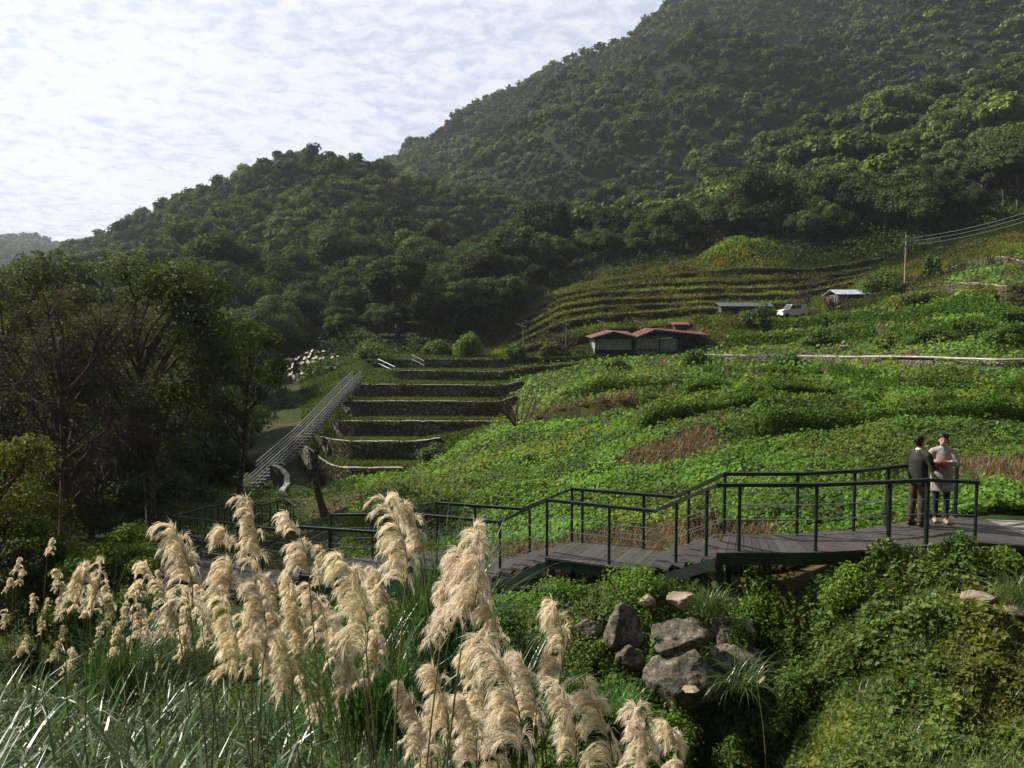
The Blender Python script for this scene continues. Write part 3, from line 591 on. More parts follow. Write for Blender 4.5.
for gi, segs in enumerate([[(0,1),(1,2),(2,3),(3,4)],[(5,6)],[(7,8)],[(9,10)],[(11,12)]]):
    mb = MB(); bm_ = MB()
    for a, b in segs:
        p0, q0 = outward(ST[a][0], ST[a][1], .10); p1, q1 = outward(ST[b][0], ST[b][1], .10)
        L_ = np.linalg.norm((p0+q0)/2-(p1+q1)/2); n = max(2, int(L_/.125))
        for i in range(n):
            t0, t1 = (i+.03)/n, (i+.97)/n; c = rng.uniform(.7, 1.25); c = (c, c*rng.uniform(.95, 1.02), c*rng.uniform(.92, 1.03)); dz = rng.uniform(-.003, .003)
            A, B_, C_, D_ = p0+(p1-p0)*t0, p0+(p1-p0)*t1, q0+(q1-q0)*t1, q0+(q1-q0)*t0
            up = np.array([0, 0, dz]); dn = np.array([0, 0, -.035])
            mb.hexa([A+dn-o0, B_+dn-o0, C_+dn-o0, D_+dn-o0], [A+up-o0, B_+up-o0, C_+up-o0, D_+up-o0], c)
        for e0, e1 in ((p0, p1), (q0, q1)):
            i_ = unit((q0+q1-p0-p1))*(.05 if e0 is p0 else -.05)
            bar(bm_, e0+i_-o0+[0,0,-.13], e1+i_-o0+[0,0,-.13], .06, .17)
        for i in range(int(L_/1.5)+1):
            t = (i+.5)/(int(L_/1.5)+1); a_, b_ = p0+(p1-p0)*t, q0+(q1-q0)*t; bar(bm_, a_-o0+[0,0,-.15], b_-o0+[0,0,-.15], .05, .12)
    mb.build('deck', M['plank'], bwk); bm_.build('deck_frame', M['rail'], bwk)
for a, b in [(4,5),(6,7),(8,9),(10,11)]:
    p0, q0 = outward(ST[a][0], ST[a][1], .04); p1, q1 = outward(ST[b][0], ST[b][1], .04); n = 4; st_ = MB()
    for i in range(n):
        t0, t1 = i/n+.0, (i+1)/n+.02; zz = p0[2]+(p1[2]-p0[2])*(i+1)/(n+0)+.0*i
        zz = p0[2]+(p1[2]-p0[2])*(i+1)/(n+1)
        A, B_, C_, D_ = [v.copy() for v in (p0+(p1-p0)*t0, p0+(p1-p0)*t1, q0+(q1-q0)*t1, q0+(q1-q0)*t0)]
        for v in (A, B_, C_, D_): v[2] = zz
        tm = MB(); dn = np.array([0, 0, -.05]); tm.hexa([A+dn-o0, B_+dn-o0, C_+dn-o0, D_+dn-o0], [A-o0, B_-o0, C_-o0, D_-o0], (.9, .88, .85)); tm.build('stair_tread', M['plank'], bwk)
    for e0, e1 in ((p0, p1), (q0, q1)):
        st_ = MB(); bar(st_, e0-o0+[0,0,-.2], e1-o0+[0,0,-.2], .05, .2); st_.build('stair_stringer', M['rail'], bwk)
for px, j, t in [(779,3,.45),(861,2,.5),(897,1,.4),(722,3,.95),(600,5,.5),(660,5,.03),(548,5,.97),(460,7,.5),(340,9,.5),(430,7,.97),(230,11,.5)]:
    for side in (0, 1):
        a, b = ST[j][side], ST[j+1][side]; p = a+(b-a)*t; g = Ts(p[0], p[1]); c = MB()
        inn = unit(ST[j][1-side]-ST[j][side])*.12
        c.tube([p+inn+[0,0,-.2]-o0, [p[0]+inn[0]-o0[0], p[1]+inn[1]-o0[1], g-.3-o0[2]]], .055, 8); c.build('support_post', M['rail'], bwk)
# railings
def railing(side, lab, name='railing'):
    pts = [s[side]+np.array([0, 0, 1.1]) for s in ST]
    if side == 0: pts[0][2] = 1.02
    r = empty(name, tuple(ST[3][side]), 0, lab, 'railing', 'railings of the boardwalk'); o1 = np.array(r.location)
    hr = MB()
    for i in range(len(pts)-1):
        d = unit(pts[i+1]-pts[i])*.02; bar(hr, pts[i]-d-o1, pts[i+1]+d-o1, .085 if i not in (4,) else .08, .055+.001*(i % 2))
    hr.build('handrail', M['rail'], r)
    want = [977,928,890,817,740,708,678,611,547,500,487,409,388,330,300,262,200,150] if side == 0 else [957,888,855,798,725,690,645,583,572,530,476,437,415,372,331,298,240,180]
    allp = np.array([[512+F*p[0]/(p[1]*cp-(p[2]-CH)*sp), *p] for p in pts])
    for px in want:
        i = int(np.clip(np.searchsorted(-allp[:, 0], -px)-1, 0, len(pts)-2)); t = np.clip((allp[i, 0]-px)/(allp[i, 0]-allp[i+1, 0]), 0, 1)
        p = allp[i, 1:]*(1-t)+allp[i+1, 1:]*t; b_ = MB(); dz = p[2]-1.1-.18
        b_.tube([p-o1-[0,0,.01], [p[0]-o1[0], p[1]-o1[1], dz-o1[2]]], .029 if px not in (890, 928, 957, 888) else .04, 8, ph=pi/8); b_.build('rail_post', M['rail'], r)
    for hh in (.27, .52, .77):
        wv = MB()
        for i in range(len(pts)-1):
            wv.tube([pts[i]-[0,0,1.1-hh]-o1, pts[i+1]-[0,0,1.1-hh]-o1], .0075, 5)
        wv.build('rail_cable', M['wire'], r)
railing(0, 'near dark green railing along the camera side of the boardwalk'); railing(1, 'far dark green railing along the field side of the boardwalk')
# end gate of the railing at the right end
# concrete path beyond the deck end
mb = MB(); e0, e1 = outward(ST[0][0], ST[0][1], .1)
ch = [(e0, e1)]; 
for k, (dx, ya, yb, dz) in enumerate([(1.2, 13.6, 15.7, -.02), (3.0, 13.4, 15.3, .0), (6, 13.6, 15.4, .05), (10, 14, 16, .1)]):
    ch.append((np.array([e0[0]+dx, ya, dz]), np.array([e0[0]+dx, yb, dz])))
ww = MB(); a, b = ch[0]; c, d = ch[1]; dn = np.array([0, 0, -.1]); ww.hexa([a+dn-o0, c+dn-o0, d+dn-o0, b+dn-o0], [a-[0,0,.006]-o0, c-[0,0,.006]-o0, d-[0,0,.006]-o0, b-[0,0,.006]-o0]); ww.build('landing', M['plank'], bwk)
for (a, b), (c, d) in zip(ch[1:-1], ch[2:]):
    dn = np.array([0, 0, -.35]); mb.hexa([a+dn, c+dn, d+dn, b+dn], [a-[0,0,.006], c-[0,0,.006], d-[0,0,.006], b-[0,0,.006]])
tag(mb.build('path', M['concrete']), kind='structure')
# far zigzag balustrade at left
r = empty('iron_fence', tuple(at(230,520,26)), 0, 'thin dark iron fence with close uprights behind the left plumes', 'fence'); o1 = np.array(r.location)
fp = [at(172,517,24), at(205,508,25), at(248,500,27), at(262,505,26), at(285,499,27), at(296,507,26)]
hm = MB()
for a, b in zip(fp[:-1], fp[1:]):
    bar(hm, a-o1, b-o1, .05, .04); bar(hm, a-[0,0,.85]-o1, b-[0,0,.85]-o1, .04, .03)
hm.build('rail', M['rail'], r)
for a, b in zip(fp[:-1], fp[1:]):
    n = max(2, int(np.linalg.norm(b-a)/.28))
    for i in range(n):
        p = a+(b-a)*i/n-o1; q = MB(); q.tube([p, p-[0,0,1.0]], .018, 5); q.build('upright', M['rail'], r)
# ------------------------------------------------------------------ stair with galvanised rails at left terraces
SA = [at(228,492,50), at(300,429,62), at(345,382,78), at(357,371,84)]
stair = empty('hillside_stair', tuple(SA[1]-[0,0,1]), 0, 'long straight stair with galvanised rails climbing beside the left terraces', 'stair'); o1 = np.array(stair.location)
wv = MB(); n = 60; tr = np.array([[np.interp(t, np.arange(4), [p[i] for p in SA]) for i in range(3)] for t in np.linspace(0, 3, n+1)])-[0,0,1.0]
for i in range(n):
    p = tr[i]; wv.box(p-o1-[0,0,.12], (.8, .5, .14))
for sx_ in (-.42, .42): wv.tube([tr[0]-o1+[sx_,0,-.2], tr[20]-o1+[sx_,0,-.2], tr[40]-o1+[sx_,0,-.2], tr[60]-o1+[sx_,0,-.2]], .09, 4)
wv.build('steps', M['wall_dark'], stair)
for off, nm in ((-.42, 'left'), (.42, 'right')):
    hb = MB()
    for h in (1.0, .75, .5, .25):
        hb.tube(tr[::4]-o1+[off, 0, h], .034 if h == 1 else .022, 6)
    for i in range(0, n+1, 5): hb.tube([tr[i]-o1+[off, 0, -.1], tr[i]-o1+[off, 0, 1.0]], .035, 6)
    hb.build('stair_rail', M['galv'], stair)
# metal railing at head of the stairs
r = empty('pale_railing', tuple(at(400,366,97)), 0, 'pale metal railing and frame on the terrace at the head of the stair', 'railing'); o1 = np.array(r.location); hb = MB()
for a, b in [((358,366,96),(378,364,97)), ((378,364,97),(395,372,95)), ((412,360,98),(424,366,97)), ((378,376,93),(400,374,93))]:
    A, B_ = at(*a)-o1, at(*b)-o1
    for h in (.1, .6): hb.tube([A+[0,0,h], B_+[0,0,h]], .05, 6)
    for t in np.linspace(0, 1, 4): hb.tube([A+(B_-A)*t+[0,0,-.6], A+(B_-A)*t+[0,0,.6]], .04, 6)
hb.build('rail', M['galv'], r)
# ------------------------------------------------------------------ shed with two red roofs
def shed():
    Y = 96; L_ = at(597,358,Y); Rr = at(710,358,Y); zg = L_[2]-.1; mpp = Y/F
    r = empty('shed', (L_[0], Y, zg), 0, 'low shed with two shallow red metal gable roofs and grey blue sheet walls', 'shed')
    ms = {k: mat('shed '+k, c, .6, .3, nscale=sc, namt=.2) for k, c, sc in [('grey panel', (.30, .36, .37), 2), ('teal panel', (.14, .30, .30), 2), ('interior shade', (.015, .015, .015), 1), ('red roof', (.15, .055, .045), 1.2), ('orange roof', (.16, .085, .06), 1.2), ('eave', (.06, .06, .055), 2)]}
    def X(px): return (px-597)*mpp
    h = lambda row: (358-row)*mpp+.1
    b = MB(); b.box((X(616.5), 3, h(345)), (X(636)-X(599), .12, h(338)-h(349))); b.build('wall_panel', ms['grey panel'], r)
    b = MB(); b.box((X(660), 3-.05, h(345)), (X(683)-X(640), .12, h(338)-h(350))); b.build('wall_panel', ms['grey panel'], r)
    b = MB(); b.box((X(616.5), 3.6, h(354)), (X(636)-X(598), .1, h(348)-h(359))); b.build('opening_shade', ms['interior shade'], r); b = MB(); b.box((X(690), 4.2, h(349)), (X(706)-X(684), .1, h(338)-h(359))); b.build('opening_shade', ms['interior shade'], r)  # near-black panels stand in for the shade inside the open bays
    b = MB(); b.box((X(671), 3-.1, h(353.5)), (X(682)-X(664), .12, h(350)-h(358))); b.build('teal_panel', ms['teal panel'], r)
    b = MB(); b.box((X(652), 3-.1, h(354.5)), (X(663)-X(641), .12, h(351.5)-h(358))); b.build('door', M['concrete'], r)
    for i in range(4):
        b = MB(); b.box((X(644+i*5), 2.83, h(350.5)), (.42, .06, .3)); b.build('window', M['glass'], r)
    for px in (598, 639, 663.5, 686): 
        b = MB(); b.box((X(px), 2.7, h(348.5)), (.16, .16, h(339)-h(358))); b.build('post', ms['eave'], r)
    b = MB(); b.box((X(616), 8.5, h(349)), (X(636)-X(598), .15, 2.2)); b.box((X(599), 6, h(349)), (.12, 5, 2.2)); b.box((X(684), 6, h(349)), (.12, 5, 2.2)); b.box((X(660), 8.5, h(349)), (X(684)-X(640), .15, 2.2)); b.build('rear_wall', ms['grey panel'], r)
    def gable(x0, xr, x1, ze, zr, ze1, mt, nm):
        for (a, za, c, zc, ys_) in ((x0, ze, xr, zr, .16), (xr, zr, x1, ze1, .62)):
            g = MB(); y0, y1 = 1.6, 9.4; n = int((abs(X(c)-X(a)))/.25)+2
            for i in range(n):
                t0, t1 = i/n, (i+1)/n; xa, xb = X(a)+(X(c)-X(a))*t0, X(a)+(X(c)-X(a))*t1; za_, zb_ = h(za)+(h(zc)-h(za))*t0, h(za)+(h(zc)-h(za))*t1
                ob = .04*(i % 2); g.hexa([(xa, y0, za_-.06), (xb, y0, zb_-.06), (xb, y1, zb_+.16+(ys_-.16)*t1-.06), (xa, y1, za_+.16+(ys_-.16)*t0-.06)], [(xa, y0, za_+ob), (xb, y0, zb_+ob), (xb, y1, zb_+.16+(ys_-.16)*t1+ob), (xa, y1, za_+.16+(ys_-.16)*t0+ob)])
            g.build(nm, mt, r)
        f = MB(); bar(f, (X(x0), 1.55, h(ze)-.1), (X(xr), 1.55, h(zr)-.1), .06, .18); bar(f, (X(xr), 1.55, h(zr)-.1), (X(x1), 1.55, h(ze1)-.1), .06, .18); f.build('fascia', ms['eave'], r)
        gf = MB(); gf.add([(X(x0)+.2, 2.9, h(ze)), (X(xr), 2.9, h(zr)-.1), (X(x1)-.2, 2.9, h(ze1)), (X(x0)+.2, 3.0, h(ze)), (X(xr), 3.0, h(zr)-.1), (X(x1)-.2, 3.0, h(ze1))], [np.array([0,2,1]), np.array([3,4,5]), np.array([[0,1,4,3],[1,2,5,4]])]); gf.build('gable', ms['interior shade'], r)
    gable(592.5, 615, 639, 338, 331.5, 337, ms['orange roof'], 'roof'); gable(639, 657, 713, 337, 329.5, 335.5, ms['red roof'], 'roof')
shed()
# little red roof and lamps behind
p = at(680,325,104); r = empty('small_red_roof_hut', (p[0], p[1], Ts(p[0], p[1])), 0, 'small hut with a faded red roof behind the shed', 'hut'); g = MB(); b = MB()
hz = max(1.6, p[2]-r.location[2]); b.box((0, 0, hz/2), (1.5, 1.3, hz)); b.build('wall', M['wall_brown'], r); g.hexa([(-1.1,-.9,hz),(1.1,-.9,hz),(1.1,.9,hz+.3),(-1.1,.9,hz+.3)], [(-1.1,-.9,hz+.08),(1.1,-.9,hz+.08),(1.1,.9,hz+.38),(-1.1,.9,hz+.38)]); g.build('roof', mat('faded red roof', (.20, .07, .055), .6, nscale=2), r)
LL = ['leftmost of four white angled lamps above the shed', 'second from left of four white angled lamps above the shed', 'third from left of four white angled lamps above the shed', 'rightmost of four white angled lamps above the shed']
for i, (px, row) in enumerate([(523,328),(566,326),(604,325),(641,325)]):
    p = at(px, row, 101); g = Ts(p[0], p[1]); r = empty('street_lamp', (p[0], p[1], g), 0, LL[i], 'lamp', 'white lamps above the shed'); b = MB(); b.tube([(0,0,0),(0,0,p[2]-g)], .05, 6); b.build('pole', M['galv'], r)
    b = MB(); b.box((-.2, 0, p[2]-g+.25), (1.1, .3, .1)); V = b.V[0]; V[:, 2] += -.38*V[:, 0]; b.build('lamp_head', M['white'], r)
# white roofed house, dark roof hut, sheds at the far right
def hut(name, px, row, Y, w_, d_, hw, rise, roofc, wallc, lab, rz=0):
    p = at(px, row, Y); r = empty(name, (p[0], p[1], p[2]-.2), rz, lab, 'hut'); wm = mat(name+' wall', wallc, .8, nscale=2); rm = mat(name+' roof', roofc, .5, .4, nscale=1.5, namt=.15)
    b = MB(); b.box((0, 0, hw/2), (w_, d_, hw)); b.build('wall', wm, r)
    for s_ in (-1, 1):
        g = MB(); e = .35; g.hexa([(-w_/2-e, s_*(d_/2+e), hw-.08), (w_/2+e, s_*(d_/2+e), hw-.08), (w_/2+e, 0, hw+rise-.05), (-w_/2-e, 0, hw+rise-.05)], [(-w_/2-e, s_*(d_/2+e), hw), (w_/2+e, s_*(d_/2+e), hw), (w_/2+e, 0, hw+rise), (-w_/2-e, 0, hw+rise)]); g.build('roof', rm, r)
    b = MB(); b.box((-w_*.22, -d_/2-.03, hw*.45), (.8, .06, hw*.85)); b.build('door', M['rubber'], r)
    b = MB(); b.box((w_*.2, -d_/2-.03, hw*.6), (1.0, .06, .7)); b.build('window', M['glass'], r)
hut('white_roof_house', 848, 303, 112, 4.4, 4.5, 1.3, .7, (.42, .50, .58), (.10, .10, .09), 'small house with a pale bluish white roof behind bare bushes')
hut('green_roof_hut', 742, 314, 112, 6.6, 4, 1.2, .55, (.07, .10, .09), (.08, .08, .07), 'low hut with a dark green roof left of the white van')
# ------------------------------------------------------------------ van
def van():
    p = at(792, 318, 108); p[2] = max(p[2], Ts(p[0], p[1])); r = empty('parked_van', tuple(p), R(12), 'small white van parked on the terrace road above the green banks', 'van')
    prof = [(-1.75,.35),(-1.75,.95),(-1.6,1.05),(-.95,1.15),(-.45,1.75),(1.6,1.8),(1.72,1.0),(1.75,.35)]
    b = MB(); n = len(prof); V = [(x, -.78, z) for x, z in prof]+[(x, .78, z) for x, z in prof]
    b.add(V, [np.arange(n), np.arange(n)[::-1]+n, np.array([[i, i+n, (i+1) % n+n, (i+1) % n] for i in range(n)])]); b.build('body', M['white'], r)
    for pts in ([(-.78,1.2),(-.42,1.66),(.1,1.68),(.1,1.2)], [(.2,1.2),(.2,1.68),(.85,1.7),(.85,1.2)]):
        g = MB(); g.add([(x, -.795, z) for x, z in pts]+[(x, -.782, z) for x, z in pts], [np.array([0,3,2,1]), np.array([[0,1,5,4],[1,2,6,5],[2,3,7,6],[3,0,4,7]])]); g.build('window', M['glass'], r)
    g = MB(); g.hexa([(-.99,-.68,1.18),(-.52,-.68,1.7),(-.52,.68,1.7),(-.99,.68,1.18)], [(-1.01,-.68,1.2),(-.54,-.68,1.72),(-.54,.68,1.72),(-1.01,.68,1.2)]); g.build('windscreen', M['glass'], r)
    for x in (-1.15, 1.15):
        for y in (-.72, .72): g = MB(); g.tube([(x, y-.1, .32), (x, y+.1, .32)], .32, 14); g.build('wheel', M['rubber'], r)
    for y in (-.6, .6): g = MB(); g.box((-1.76, y, .85), (.04, .25, .16)); g.build('headlight', M['galv'], r)
van()
# ------------------------------------------------------------------ poles and wires
def pole(px, rb, rt, Y, lab, arms):
    b0 = at(px, rb, Y); t = at(px, rt, Y); g = min(b0[2], Ts(b0[0], b0[1])); r = empty('utility_pole', (b0[0], Y, g), 0, lab, 'utility pole', 'utility poles'); q = MB(); hh = t[2]-g
    q.tube([(0,0,-.2),(0,0,hh)], [.16,.11], 8); q.build('pole', M['rock_small'], r)
    for k in range(2 if arms else 1): q = MB(); q.box((0, 0, hh-.5-k*.9), (1.3, .12, .12)); q.build('crossarm', M['galv'], r)
    return np.array([b0[0], Y, t[2]])
t1 = pole(905, 280, 235, 113, 'tall pale utility pole standing among bushes on the right terraces', 1)
p2 = at(1100, 178, 105)
t2 = pole(1100, 240, 178, 105, 'utility pole beyond the right edge carrying the same wires', 1)
for i, (dz, lab) in enumerate([(-.45, 'highest of the three overhead wires from the utility pole'), (-.9, 'middle of the three overhead wires from the utility pole'), (-1.4, 'lowest of the three overhead wires from the utility pole')]):
    a = t1+[0, 0, dz]; b = t2+[0, 0, dz*1.3]; pts = [a+(b-a)*t-[0, 0, 4*1.1*t*(1-t)] for t in np.linspace(0, 1, 24)]
    q = MB(); q.tube(np.array(pts)-a, .035, 5); tag(q.build('overhead_wire', M['galv'], loc=tuple(a)), lab, 'wire', 'overhead wires')
# ------------------------------------------------------------------ pipe
pts = []
for px, row, Y in [(700,357,92),(735,357.5,89),(770,358,86),(800,359,82),(850,358.5,71.5),(900,359,64),(930,359.5,59.5),(960,361.5,56),(1000,362.5,52.8),(1060,362,51.5),(1140,360,51)]: pts.append(at(px, row-1.0, Y-1.3))
pts = np.array(pts); Q = np.array([[np.interp(t, np.arange(len(pts)), pts[:, i]) for i in range(3)] for t in np.linspace(0, len(pts)-1, 50)]); Q[:, 2] += .04*np.sin(np.arange(50))
q = MB(); Q[:, 2] += .12; Q[4:-4, 2] = np.convolve(Q[:, 2], np.ones(9)/9, 'valid'); q.tube(Q-Q[0], .07, 8); tag(q.build('pipe', M['pipe'], loc=tuple(Q[0]), smooth=True), 'long pale water pipe running along the top of the rubble wall', 'pipe')
# ------------------------------------------------------------------ forest
def crown_arrays(ncl, nlf, lsize, seed, flat=.75, R0=1.0, asp=.75, blob=True):
    """unit crown: clumps on a dome, leaf shaped quads on the outside of every clump"""
    g = np.random.default_rng(seed); mb = MB(); P = []; Nn = []; C = []
    for i in range(ncl):
        d = unit(g.normal(size=3)); d[2] = abs(d[2])*1.1-.25; d = unit(d)
        c = d*np.array([1, 1, flat])*R0*g.uniform(.45, .78); r = R0*g.uniform(.25, .46); m = nlf//ncl
        q = unit(g.normal(size=(m, 3))); q[:, 2] = np.where(q[:, 2] < -.3, -q[:, 2], q[:, 2]); q = unit(q)
        rr = r*g.uniform(.72, 1.1, (m, 1)); p = c+q*rr*np.array([1, 1, .8]); P.append(p); Nn.append(q+g.normal(0, .45, (m, 3))+[0, 0, .3])
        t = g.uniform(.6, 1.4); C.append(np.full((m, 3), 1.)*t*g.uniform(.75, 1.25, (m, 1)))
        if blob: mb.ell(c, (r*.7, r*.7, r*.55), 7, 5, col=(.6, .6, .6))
    leaves(mb, np.concatenate(P), np.concatenate(Nn), lsize*g.uniform(.7, 1.3, len(np.concatenate(P))), asp, np.concatenate(C), .1)
    return mb
PV = []
for v in range(6):
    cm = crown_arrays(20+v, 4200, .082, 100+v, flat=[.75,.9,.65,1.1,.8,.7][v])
    tm = MB(); tm.tube([(0,0,-1.9),(.03,.02,-1),(0,.05,-.2)], [.075,.055,.03], 7)
    for k in range(4):
        a = k*1.6+v; tm.tube([(0,.03,-.8+k*.1),(cos(a)*.3,sin(a)*.3,-.35),(cos(a)*.55,sin(a)*.55,0)], [.035,.025,.012], 5)
    me_c = cm.mesh('crown'); me_c.materials.append(M['forest']); me_t = tm.mesh('trunk'); me_t.materials.append(M['bark']); PV.append((me_c, me_t))
def lod(n, sz, k): return [crown_arrays(9 if n > 300 else 6, n, sz, 300+k*10+j, flat=[.8,.7,1,.75][j]) for j in range(4)]
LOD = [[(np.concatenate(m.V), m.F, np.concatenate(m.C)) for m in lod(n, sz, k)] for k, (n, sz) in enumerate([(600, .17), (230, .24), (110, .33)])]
def forestY(u): return np.interp(u, [-300,255,275,350,420,490,520,560,650,700,740,800,900,1000,1250], [64,66,108,110,113,120,139,145,149,154,159,147,142,146,150])
pos = []
def fill(Ya, Yb, sp_):
    ys = np.arange(Ya, Yb, sp_)
    for yv in ys:
        xs = np.arange(-.75*yv-20, .75*yv+20, sp_); xs = xs+rng.uniform(-.42, .42, len(xs))*sp_; yy = yv+rng.uniform(-.42, .42, len(xs))*sp_
        uu = 512+F*xs/yy; ok = (yy > forestY(uu)) & (uu > -110) & (uu < 1135)
        for X_, Y_, U_ in zip(xs[ok], yy[ok], uu[ok]): pos.append((X_, Y_, U_, sp_))
fill(64, 200, 5.6); fill(200, 300, 4.8); fill(300, 430, 5.0); fill(430, 700, 6.0); fill(850, 1400, 10)
pos = np.array(pos); pz = T(pos[:, 0], pos[:, 1])
# drop trees well below the skyline back side
order = np.argsort(pos[:, 1]); pos = pos[order]; pz = pz[order]
fm = {}; ncount = 0
FCOL = np.array([[1,1,1],[1.25,1.15,.9],[.8,.95,.95],[1.0,1.25,.8],[1.35,1.1,.85],[.85,.85,.9],[1.5,1.6,.85],[1.2,1.0,.9]])
fb = [MB(), MB()]
for (X_, Y_, U_, sp_), z_ in zip(pos, pz):
    rad = sp_*float(np.clip(rng.lognormal(-.40, .36), .38, 1.35)); hgt = rad*rng.uniform(.75, 1.25)+rng.uniform(0, 1.2)
    if Y_ > 430: rad *= 1.22
    if Y_ < 125 and U_ > 300: rad *= .8
    if ncount < 290 and -30 < U_ < 1054:
        v = int(rng.integers(0, 6)); r = empty('forest_tree', (X_, Y_, z_+hgt), rng.uniform(0, 6.28), 'broadleaf tree at the front edge of the dense hillside forest', 'tree', 'trees at the front of the hillside forest')
        r.scale = (rad, rad, rad*rng.uniform(.9, 1.15))
        c = bpy.data.objects.new('crown', PV[v][0]); t = bpy.data.objects.new('trunk', PV[v][1])
        for o in (c, t): COL.objects.link(o); o.parent = r
        ncount += 1; continue
    k = 0 if Y_ < 300 else (1 if Y_ < 430 else 2); V, Fs, C = LOD[k][int(rng.integers(0, 4))]
    a = rng.uniform(0, 6.28); Rm = np.array([[cos(a), -sin(a), 0], [sin(a), cos(a), 0], [0, 0, 1]])
    tone = FCOL[min(7, int(abs(rng.normal(0, 2.2))))]*.5+.5; tone = tone*rng.uniform(.8, 1.2)*(1+.75*float(fbm(np.array([X_/38]), np.array([Y_/50]), 3)[0]))
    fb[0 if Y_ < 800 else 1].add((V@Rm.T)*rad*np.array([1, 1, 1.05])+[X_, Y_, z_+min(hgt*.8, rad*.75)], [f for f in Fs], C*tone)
tag(fb[0].build('forest', M['forest']), 'dense dark green forest covering the hills and the mountain', 'forest', kind='stuff')
tag(fb[1].build('far_forest', M['forest']), 'far hazy wooded hill at the left horizon', 'forest', kind='stuff')
# ------------------------------------------------------------------ nearer individual trees and bushes
def tree(name, px, rb, rt, Y, wpx, lab, mat_=None, ncl=26, nlf=9000, ls=.13, tone=(1,1,1), trunk=.16, base=.35, lean=0, bare=0, seed=0, asp=.6, cxo=0, stems=1):
    g = np.random.default_rng(900+seed); b0 = at(px, rb, Y); t0 = at(px, rt, Y); gz = min(b0[2], Ts(b0[0], Y)) ; Hh = t0[2]-gz; W = wpx/F*Y/2
    r = empty(name, (b0[0], Y, gz), 0, lab, 'tree'); tm = MB(); cz = Hh*(base+(1-base)/2); rz = Hh*(1-base)/2
    cl = []
    for i in range(ncl):
        d = unit(g.normal(size=3))*g.uniform(.55, .92); cl.append(np.array([cxo+d[0]*W, d[1]*W*.8, cz+d[2]*rz]))
    for s_ in range(stems):
        o_ = np.array([g.normal(0, .25), g.normal(0, .25), 0])*(stems > 1); top = np.array([cxo*.7+lean+g.normal(0, W*.25), g.normal(0, .3), Hh*.8])
        tp = [o_+(top-o_)*t+np.array([sin(t*5+s_)*.12, cos(t*4)*.1, 0])*Hh*.08*t for t in np.linspace(0, 1, 9)]
        tp[0][2] -= .3; tm.tube(tp, np.linspace(trunk, trunk*.2, 9), 9)
        for i, c in enumerate(cl[s_::stems]):
            hb = np.clip((c[2]-W*.5)/Hh/.8*g.uniform(.7, .95), .2, .95); st_ = o_+(top-o_)*hb+np.array([sin(hb*5+s_)*.12, cos(hb*4)*.1, 0])*Hh*.08*hb
            mid = (st_+c)/2+g.normal(0, .12, 3)*W*.6-[0, 0, .05*Hh*0]; tm.tube([st_, mid, c], [trunk*.42*(1-hb*.5), trunk*.22, trunk*.07], 5)
            for _ in range(int(3+bare*9)):
                e = c+g.normal(0, .32+.12*bare, 3)*W*.45; m2 = (c+e)/2+g.normal(0, .06, 3); tm.tube([c*.6+mid*.4, m2, e], [trunk*.10, trunk*.06, trunk*.02], 4)
                if bare > .5:
                    for _2 in range(4): e2 = e+g.normal(0, .3, 3); tm.tube([m2, (m2+e2)/2+g.normal(0, .04, 3), e2], [trunk*.05, trunk*.035, trunk*.015], 3)
    tm.build('trunk', M['bark'] if bare < .5 else M['twig'], r)
    cm = MB(); P = []; Nn = []; C = []
    nlf = int(nlf*(1.2 if bare < .5 else 1))
    for c in cl:
        m = nlf//ncl; rr = W*g.uniform(.2, .42); q = unit(g.normal(size=(m, 3))); p = c+q*rr*np.array([1, 1, .55])*g.uniform(.35, 1.1, (m, 1)); P.append(p); Nn.append(q*.7+g.normal(0, .5, (m, 3))+[0, 0, .5])
        C.append(np.ones((m, 3))*np.array(tone)*g.uniform(.8, 1.2)*cvar(m, .3, .2))
    P = np.concatenate(P); leaves(cm, P, np.concatenate(Nn), ls*g.uniform(.6, 1.3, len(P)), asp, np.concatenate(C), .12)
    cm.build('crown', mat_ or M['tree'], r); return r
tree('broadleaf_tree', 152, 520, 248, 27, 190, 'tall dark tree with a straight visible trunk in the middle of the left grove', ncl=44, nlf=15000, ls=.15, trunk=.2, base=.3, seed=1)
tree('broadleaf_tree', 20, 530, 242, 33, 170, 'dense dark tree at the left edge behind the reddish bare tree', ncl=40, nlf=15000, ls=.17, trunk=.2, base=.2, seed=2)
tree('bare_tree', 62, 530, 285, 24, 210, 'reddish brown bare twiggy tree at the far left', ncl=36, nlf=1800, ls=.10, trunk=.15, base=.25, bare=1, seed=3, tone=(1.1, .75, .85))
tree('broadleaf_tree', 236, 505, 290, 31, 110, 'slender tree with light reaching branches on the right side of the left grove', ncl=26, nlf=6500, ls=.14, trunk=.13, base=.4, seed=4, tone=(1.1, 1.15, .9))
tree('broadleaf_tree', 95, 520, 255, 38, 150, 'dark tree between the bare tree and the tall central tree', ncl=36, nlf=12000, ls=.18, trunk=.18, base=.15, seed=5)
tree('broadleaf_tree', 205, 500, 330, 40, 120, 'lower dark tree filling the gap behind the slender tree', ncl=30, nlf=9000, ls=.18, trunk=.15, base=.05, seed=6, tone=(.8, .9, 1))
tree('broadleaf_tree', 120, 525, 370, 31, 170, 'dark understory tree below the tall central tree', ncl=30, nlf=10000, ls=.15, trunk=.1, base=.0, seed=7, tone=(.7, .8, .9), stems=3)
tree('broadleaf_tree', 10, 535, 360, 29, 150, 'dark understory tree at the left edge above the yellowish tree', ncl=30, nlf=9000, ls=.15, trunk=.1, base=.0, seed=8, tone=(.7, .75, .8), stems=2)
tree('broadleaf_tree', 228, 470, 350, 62, 90, 'rounded tree beside the foot of the long stair', ncl=24, nlf=7000, ls=.25, trunk=.14, base=.05, seed=9, tone=(.8, .95, .9))
